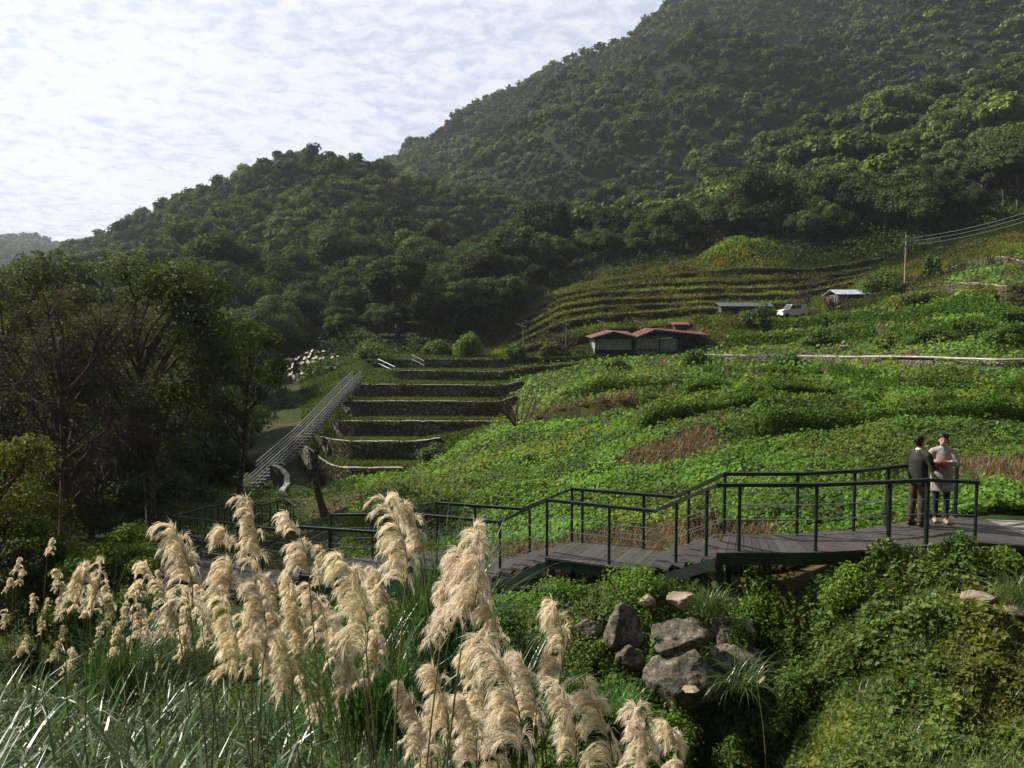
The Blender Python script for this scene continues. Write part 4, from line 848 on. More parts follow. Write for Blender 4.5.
tree('broadleaf_tree', -10, 575, 412, 14.5, 175, 'yellowish green layered tree at the lower left edge', ncl=34, nlf=12000, ls=.085, trunk=.09, base=.1, seed=10, tone=(1.55, 1.3, .8))
tree('broadleaf_tree', 118, 610, 516, 13.5, 125, 'rounded bush toned as sunlit in front of the left grove', ncl=26, nlf=9000, ls=.075, trunk=.05, base=.0, seed=11, tone=(1.6, 1.9, .8), stems=3)  # leaf tone raised in place of sun that the neighbouring tree blocks
tree('broadleaf_tree', 40, 600, 500, 14, 100, 'dark low bush under the yellowish tree', ncl=22, nlf=7000, ls=.08, trunk=.05, base=.0, seed=12, tone=(.8, .95, .8), stems=3)
tree('broadleaf_tree', 176, 520, 420, 34, 90, 'small dark tree at the foot of the tall central trunk', ncl=22, nlf=6000, ls=.16, trunk=.08, base=.0, seed=13, tone=(.75, .85, .9), stems=2)
for i, (px, rb, rt, Y, w_, lab) in enumerate([(60,520,300,45,130,'dark tree behind the reddish bare tree'),(175,500,300,50,120,'dark tree seen through the gap right of the tall central tree'),(215,495,345,52,80,'dark small tree left of the foot of the long stair'),(215,490,400,42,80,'low dark tree under the slender tree'),(90,530,420,26,110,'low dark tree beneath the reddish bare tree')]):
    tree('broadleaf_tree', px, rb, rt, Y, w_, lab, ncl=28, nlf=8000, ls=.005*Y, trunk=.11, base=.0, seed=40+i, tone=(.75, .85, .85))
# thin leaning bare trunk by the boardwalk
p0 = at(322, 512, 24); r = empty('leaning_trunk', tuple(p0-[0, 0, .3]), 0, 'thin dark leafless trunk leaning beside the lowest terrace', 'tree'); o1 = np.array(r.location)
q = MB(); q.tube([np.array(at(a, b, 24))-o1 for a, b in [(326,520),(320,500),(315,480),(314,462),(317,448),(313,436)]], [.16,.11,.09,.075,.05,.02], 8); q.tube([np.array(at(a, b, 24))-o1 for a, b in [(315,465),(319,450),(325,440)]], [.04,.025,.012], 5); q.build('trunk', M['bark'], r)
def bush(px, rb, rt, Y, wpx, lab, tone=(1,1,1), name='bush', n=3500, ls=None, flower=None, seed=0, group=None, mt=None):
    g = np.random.default_rng(5000+seed); b0 = at(px, rb, Y); t0 = at(px, rt, Y); gz = min(b0[2], Ts(b0[0], Y)); Hh = t0[2]-gz; W = wpx/F*Y/2; ls = ls or max(.06, 3.2*Y/F)
    r = empty(name, (b0[0], Y, gz), 0, lab, 'bush', group); st_ = MB()
    for k in range(6):
        a = k*1.05; st_.tube([(0, 0, -.2), (cos(a)*W*.3, sin(a)*W*.3, Hh*.35), (cos(a)*W*.55, sin(a)*W*.5, Hh*.7)], [.05*W, .03*W, .012*W], 5)
    st_.build('stem', M['bark'], r); cm = MB(); P = []; Nn = []; C = []; K = 14
    for k in range(K):
        d = unit(g.normal(size=3)); d[2] = abs(d[2]); o_ = g.uniform(.3, 1.05); c = np.array([d[0]*W*.8*o_, d[1]*W*.7*o_, Hh*.22+d[2]*Hh*.55*g.uniform(.6, 1.1)]); m = n//K; rr = g.uniform(.2, .42)
        q = unit(g.normal(size=(m, 3))); P.append(c+q*np.array([W*rr, W*rr, Hh*rr*.7])*g.uniform(.45, 1.3, (m, 1))); Nn.append(q*.8+g.normal(0, .45, (m, 3))+[0, 0, .35]); C.append(np.ones((m, 3))*np.array(tone)*g.uniform(.8, 1.2)*cvar(m, .3, .2))
    P = np.concatenate(P); leaves(cm, P, np.concatenate(Nn), ls*g.uniform(.6, 1.2, len(P)), .65, np.concatenate(C), .1); cm.build('foliage', mt or M['shrub'], r)
    if flower:
        fmB = MB(); m = 160; q = unit(g.normal(size=(m, 3))); q[:, 2] = np.abs(q[:, 2]); leaves(fmB, q*np.array([W*.95, W*.95, Hh*.75])+[0, 0, Hh*.25], q+g.normal(0, .3, (m, 3)), ls*1.3, .9, (1, 1, 1)); fmB.build('blossom', flower, r)
    return r
flw = mat('cream blossom', (.62, .52, .44), .8)
bl = [(697,371,346,84,36,'round clipped bush beside the right end of the shed',(.9,1.15,.8)),(790,369,350,72,42,'dark creeper covered bush sitting over the pipe',(.8,1.05,.8)),
 (435,470,440,50,42,'grey green bush at the right end of the lower terrace walls',(.9,.95,1.1)),(880,300,266,110,48,'large dark bush between the white roofed house and the utility pole',(.9,1,.8)),
 (930,292,250,108,22,'narrow pointed conifer right of the utility pole',(.8,.95,.7)),(968,297,268,100,46,'dark green bush right of the pointed conifer',(.8,1.2,.8)),(1005,290,258,92,44,'pale brownish bush near the right edge of the upper terraces',(1.9,1.5,1.3)),
 (905,318,290,96,50,'brown and green bush below the utility pole',(1.6,1.35,.9)),(950,325,300,90,44,'olive bush on the bank at right under the conifer',(1.3,1.3,.9)),(850,322,306,104,60,'low weedy bush in front of the white roofed house',(1.5,1.5,.8)),(760,322,303,106,40,'dark bush left of the white van',(.7,.8,.7)),
 (283,425,385,84,60,'pale grey green shrub mass left of the long stair',(1.0,1.05,1.1)),(318,392,350,98,70,'shrub with cream blossoms at the top of the long stair',(1.1,1.15,1.0)),(370,368,342,100,60,'broad leafy bush behind the head of the stair',(1.2,1.3,.9)),
 (470,360,328,104,40,'light green bush on the topmost left terrace',(1.4,1.5,.9)),(440,360,335,106,40,'dark bush on the topmost left terrace near the forest',(.9,1,.8)),(515,358,344,100,22,'small round bush left of the shed',(1.0,1.2,.8)),(553,357,340,101,26,'small ragged bush just left of the shed posts',(1.3,1.0,.8)),(255,520,486,42,60,'low rounded green bush beside the curved parapet',(1.0,1.3,.6)),
 (350,500,470,48,60,'green creeper mound below the lowest terrace wall',(1.3,1.7,.7)),(955,566,531,13.2,56,'leafy bush in front of the last railing post',(1.0,1.3,.8)),(1000,575,545,13.0,70,'leafy bush at the right edge beside the path',(1.2,1.4,.8)),(655,765,705,11.2,90,'bright low bush below the capped boulder',(1.3,1.6,.8)),(730,790,735,11.0,80,'shaded low bush at the bottom of the dark hollow',(.9,1.1,.9)),(800,700,655,11.6,70,'dark leafy bush on the right side of the dark hollow',(1.0,1.2,.9)),(605,720,668,11.8,60,'leafy bush under the left boulders',(1.2,1.4,.8)),
 (640,600,560,13.6,120,'leafy bush growing over the middle deck edge',(1.3,1.6,.8)),(560,610,575,14.2,90,'leafy bush in front of the lower deck',(1.1,1.4,.8)),(760,605,572,13.0,80,'leafy bush under the long upper deck',(1.1,1.4,.8)),(508,640,590,12.8,70,'shaded bush between the plumes and the lower deck',(.8,1.1,.8)),(850,600,562,12.7,80,'sunlit bush below the middle of the long upper deck',(1.4,1.6,.8)),(565,452,436,38,26,'dark low shrub in the upper left of the creeper field',(.8,.95,.8)),(720,398,383,52,34,'dark rounded shrub in the creeper field below the shed',(.7,.9,.7)),(870,402,384,44,44,'dark shrub on the field bank above the boardwalk middle',(.75,.95,.7)),(615,372,358,80,30,'green shrub in front of the shed wall',(1.1,1.2,.8)),(930,345,325,66,60,'dense green shrub on the bank above the pipe at right',(.8,1,.7)),(890,348,334,70,30,'pale weedy shrub beside the reddish rock heap',(1.5,1.3,.9)),(1010,346,322,60,50,'dense green shrub at the right edge above the pipe',(.8,1.05,.7)),(825,345,328,84,50,'low green shrub between the van and the pipe',(.8,1.1,.7)),(930,308,288,91,70,'straggly olive scrub on the earth bank below the pointed conifer',(1.35,1.2,.9)),(985,303,282,80,70,'straggly brownish scrub against the earth bank at the right edge',(1.6,1.25,1.0)),(740,640,600,12.35,46,'leafy creeper bush hanging over the right hand boulders',(1.1,1.3,.8)),(600,668,640,12.35,40,'leafy creeper clump between the two left boulders',(1.2,1.4,.8)),(655,655,632,11.95,26,'small creeper tuft growing in the gap between the middle boulders',(1.1,1.3,.8)),(530,470,455,32,34,'dark tangle of leaves in the lower left creepers',(.7,.85,.7)),(905,590,556,12.9,80,'sunlit bush below the right part of the long upper deck',(1.3,1.6,.8))]
for i, (px, rb, rt, Y, w_, lab, tone) in enumerate(bl):
    bush(px, rb, rt, Y, w_, lab, tone, seed=i+50, n=3500 if Y > 20 else 4200, flower=flw if 'blossoms' in lab else None, name='conifer' if 'conifer' in lab else 'bush', ls=None if Y > 20 else .065)
# bare shrubs on the right terraces and by the creeper slope
def bare(px, rb, rt, Y, wpx, lab, seed, col='twig'):
    g = np.random.default_rng(seed); b0 = at(px, rb, Y); gz = min(b0[2], Ts(b0[0], Y)); Hh = at(px, rt, Y)[2]-gz; W = wpx/F*Y/2; r = empty('bare_shrub', (b0[0], Y, gz), 0, lab, 'shrub'); q = MB(); th = Y/F*.5
    for k in range(16):
        a = g.uniform(0, 6.28); e = np.array([cos(a)*W*g.uniform(.2, 1), sin(a)*W*.8, Hh*g.uniform(.6, 1)]); m = e*.5+g.normal(0, .1, 3)*W; q.tube([(0, 0, -.2), m, e], [th*1.4, th, th*.4], 4)
        for _ in range(5): e2 = m+(e-m)*g.uniform(.1, 1)+g.normal(0, .25, 3)*W; q.tube([m+(e-m)*g.uniform(0, .6), e2], [th*.6, th*.25], 3)
    q.build('branches', M[col], r)
for i, a in enumerate([(800,308,285,110,34,'reddish bare shrub behind the white van'),(835,320,292,103,30,'pale bare shrub in front of the white roofed house'),(1000,282,250,94,40,'bare shrub near the right edge on the upper terraces'),(955,288,258,104,26,'reddish bare shrub behind the dark green bush at right'),
 (520,422,388,46,60,'bare leaning branches at the top left of the creeper field'),(700,545,500,17,40,'bare stems between the two railings at the stair'),(560,352,330,103,50,'brown bare shrub behind the lamps left of the shed'),(720,545,505,17.5,30,'bare stalks just right of the upper stair')]): bare(*a, 70+i)
# ------------------------------------------------------------------ boulders
def rock(px, row, Y, wpx, hpx, lab, seed, dep=.8, mt='rock', name='boulder'):
    g = np.random.default_rng(seed); c = at(px, row, Y); W = wpx/F*Y/2; Hh = hpx/F*Y/2
    import bmesh
    bm = bmesh.new(); bmesh.ops.create_icosphere(bm, subdivisions=5, radius=1); V = np.array([v.co[:] for v in bm.verts]); fs = np.array([[v.index for v in f.verts] for f in bm.faces]); bm.free()
    for _ in range(20):
        n_ = unit(g.normal(size=3)); d_ = g.uniform(.5, .85); t = V@n_; V = V-np.maximum(0, t-d_)[:, None]*n_*.9
    o = g.uniform(0, 50)
    f1 = fbm(V[:, 0]*1.6+o+V[:, 2], V[:, 1]*1.6+V[:, 2]*.7, 4); f2 = fbm(V[:, 0]*6+o, V[:, 1]*6+V[:, 2]*5, 3)
    V = V*(1+.16*f1+.07*f2)[:, None]*np.array([W, dep*W, Hh])*1.04
    mb = MB(); mb.add(V, fs); return tag(mb.build(name, M[mt], smooth=True, loc=tuple(c)), lab, 'boulder', 'boulders of the rockery below the boardwalk')
for i, a in enumerate([(676,640,12.1,78,46,'large flat topped grey boulder in the middle of the rockery'),(620,637,12.5,50,62,'dark upright boulder at the left of the rockery'),(682,680,11.7,80,66,'big boulder with a pale cracked cap, lowest centre of the rockery'),(635,660,12.2,40,34,'small grey boulder tucked below the dark upright one'),
 (733,632,12.6,60,44,'dark boulder at the upper right of the rockery behind the grass'),(738,668,12.3,70,54,'brown shaded boulder above the arching grass clump'),(592,630,12.8,34,28,'mossy boulder at the left end of the rockery'),(560,640,12.9,34,30,'small dark boulder half hidden by leaves left of the rockery')]): rock(*a, 20+i)
for i, a in enumerate([(647,601,12.9,22,16,'small pale round stone on top of the rockery'),(682,600,12.85,36,24,'pale slanting stone at the top beside the grass tuft'),(690,689,11.05,20,9,'small orange brown stone ledge on the capped boulder'),(713,652,11.95,13,15,'small pale pointed stone between two dark boulders'),(976,597,12.1,46,13,'flat pinkish stone half buried in the right slope'),(1010,612,11.6,40,10,'flat pale stone at the right edge of the slope')]): rock(*a, 40+i, mt='rock_small', name='stone')
for i, a in enumerate([(1008,518,16.6,30,18,'brown rock beyond the path at the right edge'),(985,512,17.2,26,16,'small rock pile behind the last far railing post'),(1022,508,17.6,24,18,'brown rock at the very right edge above the path'),(842,348,66,9,7,'reddish rock heap on the bank above the pipe'),(780,508,18,22,10,'flat brown stone behind the upper deck')]): rock(*a, 60+i, mt='rock_small', name='rock')
xx, yy, uu = scat(40000, 560, 800, 11.2, 13.6); cl_ = fbm(xx/.35+5, yy/.35, 3); kk = cl_ > -.22; xx, yy = xx[kk], yy[kk]
mb = MB(); zz = T(xx, yy)+rng.random(len(xx))*.75
leaves(mb, np.stack([xx, yy, zz], -1), rng.normal(0, .6, (len(xx), 3))+np.array([-.2, -.4, .7]), rng.uniform(.03, .075, len(xx)), .65, cvar(len(xx), .35, .25), .1)
tag(mb.build('rockery_creepers', M['shrub']), 'small leaved creepers growing between and over the boulders', 'creepers', kind='stuff')
# arching strap grass clumps
def clump(px, row, Y, n, L, lab, wd=.012, seed=0, tone=(1,1,1), lean=(.05,.7), droop=(.8,2.2), name='grass_clump', spread=.12):
    p = at(px, row, Y); mb = MB(); P = rng.normal(0, spread, (n, 3))*[1, 1, .2]
    blades(mb, P, rng.uniform(.6, 1, n)*L, wd, rng.uniform(*lean, n), rng.uniform(*droop, n), 8, cvar(n, .3, .2)*np.array(tone))
    return tag(mb.build(name, M['blade'], loc=tuple(p)), lab, 'grass clump')
clump(712, 612, 12.6, 260, .62, 'upright tuft of green grass at the top of the rockery', tone=(1.1,1.1,.8))
clump(742, 690, 11.4, 150, 1.0, 'long arching grass clump hanging over the dark hollow', lean=(.3,.9), droop=(1.2,2.4), tone=(.9,1,.9))
clump(1020, 606, 11.5, 200, .8, 'pale grass clump at the right edge of the near slope', tone=(1.2,1.2,1.1))
clump(905, 552, 13.1, 60, .3, 'short tuft beside the deck edge below the two people')
clump(620, 715, 10.5, 220, .6, 'bright green low grass tuft behind the lower right plumes', tone=(1.0,1.5,.6))
# ------------------------------------------------------------------ silver grass leaves
x, y, u = scat(9500, -160, 620, 3.3, 11.5)
lim = np.interp(u, [-160, 300, 470, 560, 620], [11.5, 11, 9.5, 7, 5.2]); ok = (y < lim); x, y, u = x[ok], y[ok], u[ok]
cl = fbm(x/.7, y/.7, 3); k = rng.random(len(x)) < .65+.7*cl; x, y, u = x[k], y[k], u[k]; n = len(x)
mb = MB(); z = T(x, y); L_ = rng.uniform(.8, 1.55, n)*np.interp(y, [3, 5, 12], [.9, 1, 1.0])
blades(mb, np.stack([x, y, z], -1), L_, np.clip(rng.normal(.024, .009, n), .010, .045), rng.uniform(.02, .6, n), rng.uniform(.8, 2.9, n), 8, cvar(n, .3, .25)*np.array([.95, 1.0, .92]), az=rng.normal(pi*.9, 1.5, n))
tag(mb.build('silver_grass_leaves', M['blade']), 'arching blue green silver grass leaves covering the near left bank', 'grass', kind='stuff')
for i, (px, row, Y, n, L, lab) in enumerate([(440,690,7.2,520,1.75,'tall dark silver grass clump rising right of the biggest plumes'),(380,740,6.4,300,1.3,'silver grass clump below the centre plumes'),(500,760,6.2,300,1.1,'silver grass clump behind the right hand plumes'),(120,700,9.5,260,1.2,'silver grass clump behind the left plumes')]):
    clump(px, row, Y, n, L, lab, wd=.016, lean=(.0,.45), droop=(.2,1.6), tone=(.75,.9,1.05), spread=.16, name='silver_grass_clump')
# ------------------------------------------------------------------ plumes
def plume(tip, base, lab, grp, seed, wfac=1.0, dirn=-1, Yf=None, name='silver_grass_plume'):
    g = np.random.default_rng(seed); Lpx = max(14, math.hypot(tip[0]-base[0], tip[1]-base[1]))
    Y = Yf or float(np.clip(820*.42/Lpx, 3.4, 9.5)); B = at(base[0], base[1], Y); Tp = at(tip[0], tip[1], Y+g.uniform(-.08, .08)); Ln = np.linalg.norm(Tp-B)
    # stem
    gx = B[0]+(B[0]-Tp[0])*.35+g.normal(0, .06); gy = Y+g.uniform(-.1, .25); gz = Ts(gx, gy)-.05
    r = empty(name, (gx, gy, gz), 0, lab, 'plume grass', grp); o1 = np.array([gx, gy, gz])
    d = unit(Tp-B); bend = np.array([dirn*-.10*Ln, 0, 0])
    ts = np.linspace(0, 1, 9); rach = np.array([B+(Tp-B)*t+bend*4*t*(1-t) for t in ts])
    G = np.array([gx, gy, gz]); sl = np.array([G+(B-G)*t+(np.array([0, 0, 1])*.0+unit(np.array([B[0]-G[0], 0, 0])+1e-6)*-.05)*sin(pi*t) for t in np.linspace(0, 1, 7)])
    sm = MB(); sm.tube(np.vstack([sl[:-1], rach])-o1, np.concatenate([np.linspace(.0065, .0045, 6), np.linspace(.004, .0012, 9)]), 5, col=(1, 1, 1)); 
    sm.build('stem', M['stem'], r)
    # silky racemes that sweep to one side, each fringed with fine hairs
    K = int(np.clip(40*Ln/.42, 24, 52)); t = np.sort(g.uniform(0, 1, K)**.78); t[-3:] = 1; i0 = np.clip((t*8).astype(int), 0, 7); fr = (t*8-i0)[:, None]
    P = rach[i0]*(1-fr)+rach[i0+1]*fr; ln = Ln*(.35-.13*t)*wfac**.8*g.uniform(.65, 1.15, K)
    az = g.normal(0, .8, K); out = np.stack([dirn*np.cos(az), np.sin(az)*.8, np.zeros(K)], 1); back = g.random(K) < .14; out[back, 0] *= -.6; ln[back] *= .6
    seg = 9; pts = [P.copy()]; p = P.copy(); dr = g.uniform(.45, .95, K)[:, None]
    for k in range(seg):
        q_ = (k+.5)/seg; dv = unit(out*(.22+.75*q_)+d*(1.25*(1-q_)**1.2)-np.array([0, 0, 1.])*(1.15*q_**1.3)*dr+g.normal(0, .03, (K, 3))); p = p+dv*(ln/seg)[:, None]; pts.append(p.copy())
    pts = np.stack(pts, 1); m = int(np.clip(46*min(1, 5/Y+.2), 18, 46)); tt = g.uniform(.08, 1, (K, m))*seg; ia = np.clip(tt.astype(int), 0, seg-1); ff = (tt-ia)[..., None]
    kk = np.arange(K)[:, None]; A0 = pts[kk, ia]*(1-ff)+pts[kk, ia+1]*ff; tg = unit(pts[kk, ia+1]-pts[kk, ia]); n = K*m; A0 = A0.reshape(-1, 3); tg = tg.reshape(-1, 3)
    hd = unit(tg+g.normal(0, .2, (n, 3))); hl = (Ln*.125*g.uniform(.6, 1.3, n))[:, None]; hw = (g.uniform(.0022, .0042, n)*np.clip(Y/4, .85, 2.3))[:, None]; sd_ = unit(np.cross(hd, g.normal(size=(n, 3))))
    m1 = A0+hd*hl*.5; e1 = A0+unit(hd-np.array([0, 0, .45]))*hl; V = np.stack([A0-sd_*hw*.3, A0+sd_*hw*.3, m1-sd_*hw*.5, m1+sd_*hw*.5, e1-sd_*hw*.08, e1+sd_*hw*.08], 1)-o1
    b6 = (np.arange(n)*6)[:, None]; f = np.concatenate([b6+np.array([[0, 1, 3, 2]]), b6+np.array([[2, 3, 5, 4]])], 0)
    tone = g.uniform(.95, 1.08)*np.array([1, g.uniform(.985, 1.0), g.uniform(.92, 1.0)]); C = np.repeat(np.repeat(g.uniform(.82, 1.08, K), m)[:, None]*g.uniform(.92, 1.06, (n, 1))*tone, 6, 0)
    rm = MB()
    for k in range(K): rm.tube(pts[k, ::3]-o1, .0008, 3, col=(.9, .8, .6))
    pm = MB(); pm.add(V.reshape(-1, 3), f, C); pm.add(np.concatenate(rm.V), rm.F, np.concatenate(rm.C)); pm.build('plume_head', M['plume'], r)
BIG = [((246,504),(256,575),'tall slim plume pointing straight up between two broad left plumes',1.0),((289,520),(309,582),'broad square topped plume left of the centre',1.35),((388,506),(405,590),'biggest plume of all, broad and arching in the centre',1.35),((400,500),(424,568),'plume directly behind the biggest centre plume',.8),
 ((344,562),(366,650),'wide hanging plume just left of the biggest centre plume',1.25),((376,575),(388,632),'plume hanging below the biggest centre plume',1.1),((474,531),(464,627),'tall arching plume right of the centre rising over the lower deck',1.0),((462,560),(440,650),'ragged plume leaning right below the arching one',1.1),
 ((224,536),(223,610),'broad plume second from the left of the tall row',1.2),((174,533),(190,614),'tall ragged plume at the left of the tall row',1.1),((554,609),(557,686),'single upright plume standing against the rockery',.9),((532,672),(552,692),'small side plume left of the single upright one',.9),
 ((559,688),(573,775),'slim plume directly below the single upright one',.8),((586,690),(612,790),'dense plume at the bottom, second right of the upright one',1.0),((637,714),(640,800),'combed plume at the bottom right of the dense one',1.2),((668,728),(684,800),'rightmost plume of the stand, cut by the bottom edge',1.1)]
for i, (a, b, lab, wf) in enumerate(BIG): plume(a, b, lab, 'silver grass plumes', 1000+i, wf)
MID = [((222,604),(236,680)),((254,585),(263,662)),((321,551),(319,592)),((289,581),(296,640)),((269,581),(276,632)),((329,611),(338,668)),((376,638),(364,696)),((295,611),(304,670)),((306,680),(322,724)),((344,675),(345,728)),((312,590),(326,650)),((246,620),(252,680)),((206,610),(208,650)),((231,636),(237,670)),((280,640),(290,700)),((356,600),(362,660)),((265,640),(272,690)),((338,640),(350,700)),((372,700),(380,740))]
for i, (a, b) in enumerate(MID): plume(a, b, 'cream plume crowded in the dense drift below the centre plumes', 'plumes of the centre drift', 1100+i, 1.1)
RT = [((445,589),(434,655)),((477,590),(500,660)),((487,645),(520,760)),((524,694),(536,745)),((435,675),(443,765)),((404,690),(420,765)),((465,705),(470,790)),((487,725),(492,800)),((470,660),(482,740)),((418,720),(428,790)),((520,660),(534,730))]
for i, (a, b) in enumerate(RT): plume(a, b, 'cream plume in the tangled group left of the single upright plume', 'plumes of the right hand tangle', 1200+i, .95)
SM = [((158,585),(178,627)),((142,567),(134,604)),((160,573),(162,593)),((99,563),(92,603)),((84,570),(66,617)),((106,583),(104,610)),((57,572),(57,592)),((34,596),(33,616)),((5,612),(4,632)),((53,541),(47,557)),((23,572),(16,586)),((86,602),(84,623)),((111,599),(109,630)),((126,606),(124,630)),((139,609),(137,643)),((155,605),(152,622)),((26,638),(19,660)),((42,620),(40,638)),((118,631),(113,660)),((58,646),(50,664)),((73,652),(66,676)),((77,686),(76,702)),((39,681),(34,695)),((174,597),(162,643)),((185,633),(182,660)),((158,656),(160,676)),((92,650),(90,664)),((62,600),(56,622)),((20,560),(14,574)),((95,590),(88,620)),((186,610),(184,640)),((130,640),(128,660)),((200,590),(202,630)),((64,628),(60,645)),((100,630),(96,650)),((10,580),(6,594)),((148,630),(146,655)),((48,600),(44,615))]
for i, (a, b) in enumerate(SM): plume(a, b, 'small cream plume in the far left drift below the dark grove', 'plumes of the far left drift', 1300+i, 1.15, Yf=float(np.clip(820*.3/math.hypot(a[0]-b[0], a[1]-b[1]), 6, 10.2)))
plume((764,678), (757,684), 'tiny isolated plume tip over the dark hollow', None, 1400, 1.6, Yf=10.8)
# ------------------------------------------------------------------ people
def remesh(o, v):
    m = o.modifiers.new('Remesh', 'REMESH'); m.mode = 'VOXEL'; m.voxel_size = v; m.use_smooth_shade = True
    s_ = o.modifiers.new('Smooth', 'SMOOTH'); s_.factor = .5; s_.iterations = 2
def person(px, row, Y, rz, Hh, lab, cfg):
    p = at(px, row, Y); r = empty('person', (p[0], Y, 0.002), rz, lab, 'person'); k = Hh/1.7
    sk = mat('skin', (.50, .30, .20), .55, .35); L = lambda *a: [np.array(q)*k for q in a]
    b = MB(); f_ = cfg['fem']
    sh = .17 if f_ else .195
    b.tube(L((0,0,.95),(0,0,1.1),(0,.0,1.25),(0,0,1.38)), np.array([.14,.12,.125,.09])*k, 14, (.75,1.1), round_ends=True)
    b.tube(L((0,.0,1.38),(0,-.012,1.5)), np.array([.055,.05])*k, 12, round_ends=True)
    hy = -.02+cfg['tilt']*.05; hc = np.array([0, hy, 1.605])*k
    b.ell(hc+np.array([0, .01, .02])*k, np.array([.073, .09, .095])*k, 18, 12); b.ell(hc+np.array([0, -.025, -.05])*k, np.array([.056, .06, .07])*k, 16, 10)
    b.tube([hc+np.array([0,-.082,.012])*k, hc+np.array([0,-.103,-.018])*k], np.array([.009,.014])*k, 8, round_ends=True)
    for s_ in (-1, 1): b.ell(hc+np.array([s_*.074, .005, -.005])*k, np.array([.010,.02,.03])*k, 10, 8)
    b.ell(hc+np.array([0,-.079,-.05])*k, np.array([.022,.010,.008])*k, 10, 6)
    arms = cfg['arms']
    for s_ in (-1, 1):
        S_, E_, W_ = np.array([s_*sh, 0, 1.38])*k, np.array(arms[s_][0])*k, np.array(arms[s_][1])*k
        b.tube([S_, (S_+E_)/2, E_, (E_*.5+W_*.5), W_], np.array([.05,.045,.038,.035,.026])*k, 12, round_ends=True)
        d = unit(W_-E_); fw = np.array(arms[s_][2], float); fw = unit(fw); sd = unit(np.cross(fw, [0, 0, 1.])+1e-6)
        pc = W_+d*.02*k; palm = W_+fw*.085*k; b.tube([W_, (W_+palm)/2, palm], np.array([.024,.036,.036])*k, 12, (1, .45), round_ends=True)
        for q, (o_, l_) in enumerate([(-.027,.062),(-.009,.072),(.009,.068),(.027,.052)]):
            a0 = palm+sd*o_*k-fw*.01; a1 = a0+fw*l_*.55*k; a2 = a1+(fw*.6+np.array([0,0,-.8]))*l_*.5*k; b.tube([a0, a1, a2], np.array([.0095,.009,.008])*k, 7, round_ends=True)
        t0 = W_+fw*.03*k-sd*.025*s_*k; b.tube([t0, t0+(fw*.6-sd*s_*.7)*.035*k, t0+(fw*1.2-sd*s_*.8)*.05*k], np.array([.013,.011,.009])*k, 7, round_ends=True)
    for s_ in (-1, 1):
        fx = cfg['feet'][s_]; b.tube(L((s_*.09,0,.92),(s_*.095+fx[0]*.3,-.01+fx[1]*.4,.5),(s_*.09+fx[0],.0+fx[1],.1)), np.array([.085,.055,.036])*k, 12, round_ends=True)
        b.tube(L((s_*.09+fx[0],.0+fx[1],.06),(s_*.1+fx[0],-.12+fx[1],.035)), np.array([.035,.03])*k, 10, round_ends=True)
    o = b.build('body', sk, r); remesh(o, .009)
    e = MB()
    for s_ in (-1, 1): e.ell(hc+np.array([s_*.028,-.074,.018])*k, np.array([.011,.006,.006])*k, 8, 6)
    e.build('eyes', M['rubber'], r)
    li = MB(); li.ell(hc+np.array([0,-.088,-.05])*k, np.array([.02,.006,.006])*k, 8, 6); li.build('lips', mat('lips', (.35,.12,.10), .5), r)
    h = MB(); hm = mat('black hair', (.012,.010,.009), .6, .3)
    h.ell(hc+np.array([0,.038,.052])*k, np.array([.084,.098,.088])*k*(1.12 if f_ else 1.0), 18, 12); h.ell(hc+np.array([0,.05,-.01])*k, np.array([.078,.07,.08])*k*(1.15 if f_ else .95), 14, 10)
    if f_:
        g = np.random.default_rng(5)
        for _ in range(26):
            a = g.uniform(0, pi); h.ell(hc+np.array([cos(a)*.086, .035+sin(a)*.07, g.uniform(-.07, .10)])*k, np.array([.032,.032,.032])*k, 8, 6)
    o = h.build('hair', hm, r); remesh(o, .01)
    # trousers / legs
    t = MB(); tr = cfg['leg_r']
    for s_ in (-1, 1):
        fx = cfg['feet'][s_]; t.tube(L((s_*.075,0,.93),(s_*.09+fx[0]*.15,0+fx[1]*.2,.72),(s_*.095+fx[0]*.4,-.01+fx[1]*.5,.48),(s_*.09+fx[0],.01+fx[1],.09)), np.array(tr)*k, 14, round_ends=False)
    t.tube(L((0,0,.86),(0,0,1.02)), np.array([.145,.14])*k, 16, (.8,1.12), round_ends=True); o = t.build(cfg['leg_name'], cfg['leg_mat'], r); remesh(o, .012)
    # coat
    c = MB(); c.tube(L(*cfg['coat_z']), np.array(cfg['coat_r'])*k, 20, (.82,1.15), round_ends=False)
    c.tube(L((-sh+.02,0,1.39),(0,0,1.425),(sh-.02,0,1.39)), np.array([.068,.085,.068])*k, 14, round_ends=True)
    for s_ in (-1, 1):
        S_, E_, W_ = np.array([s_*sh, 0, 1.37])*k, np.array(arms[s_][0])*k, np.array(arms[s_][1])*k; W2 = E_+(W_-E_)*.9
        c.tube([S_, (S_+E_)/2, E_, (E_+W2)/2, W2], np.array([.075,.066,.062,.055,.048])*k, 14, round_ends=True)
    o = c.build(cfg['coat_name'], cfg['coat_mat'], r); remesh(o, .012)
    cl = MB(); cl.tube(L((0,.0,1.36),(0,.0,1.43),(0,-.004,1.495)), np.array([.10,.085,.066])*k, 14, (1, 1.05)); o = cl.build('collar', cfg['collar'], r); remesh(o, .012)
    for s_ in (-1, 1):
        fx = cfg['feet'][s_]; s2 = MB(); s2.tube(L((s_*.09+fx[0],.04+fx[1],.045),(s_*.095+fx[0],-.05+fx[1],.045),(s_*.1+fx[0],-.16+fx[1],.035)), np.array([.045,.048,.036])*k, 12, (1, .9), round_ends=True); o = s2.build('shoe', cfg['shoe'], r); remesh(o, .01)
    return r, k
dj = mat('dark olive jacket', (.035,.036,.028), .75, .2, nscale=14, namt=.2); tr = mat('brown grey trousers', (.075,.06,.048), .85, nscale=12, namt=.2)
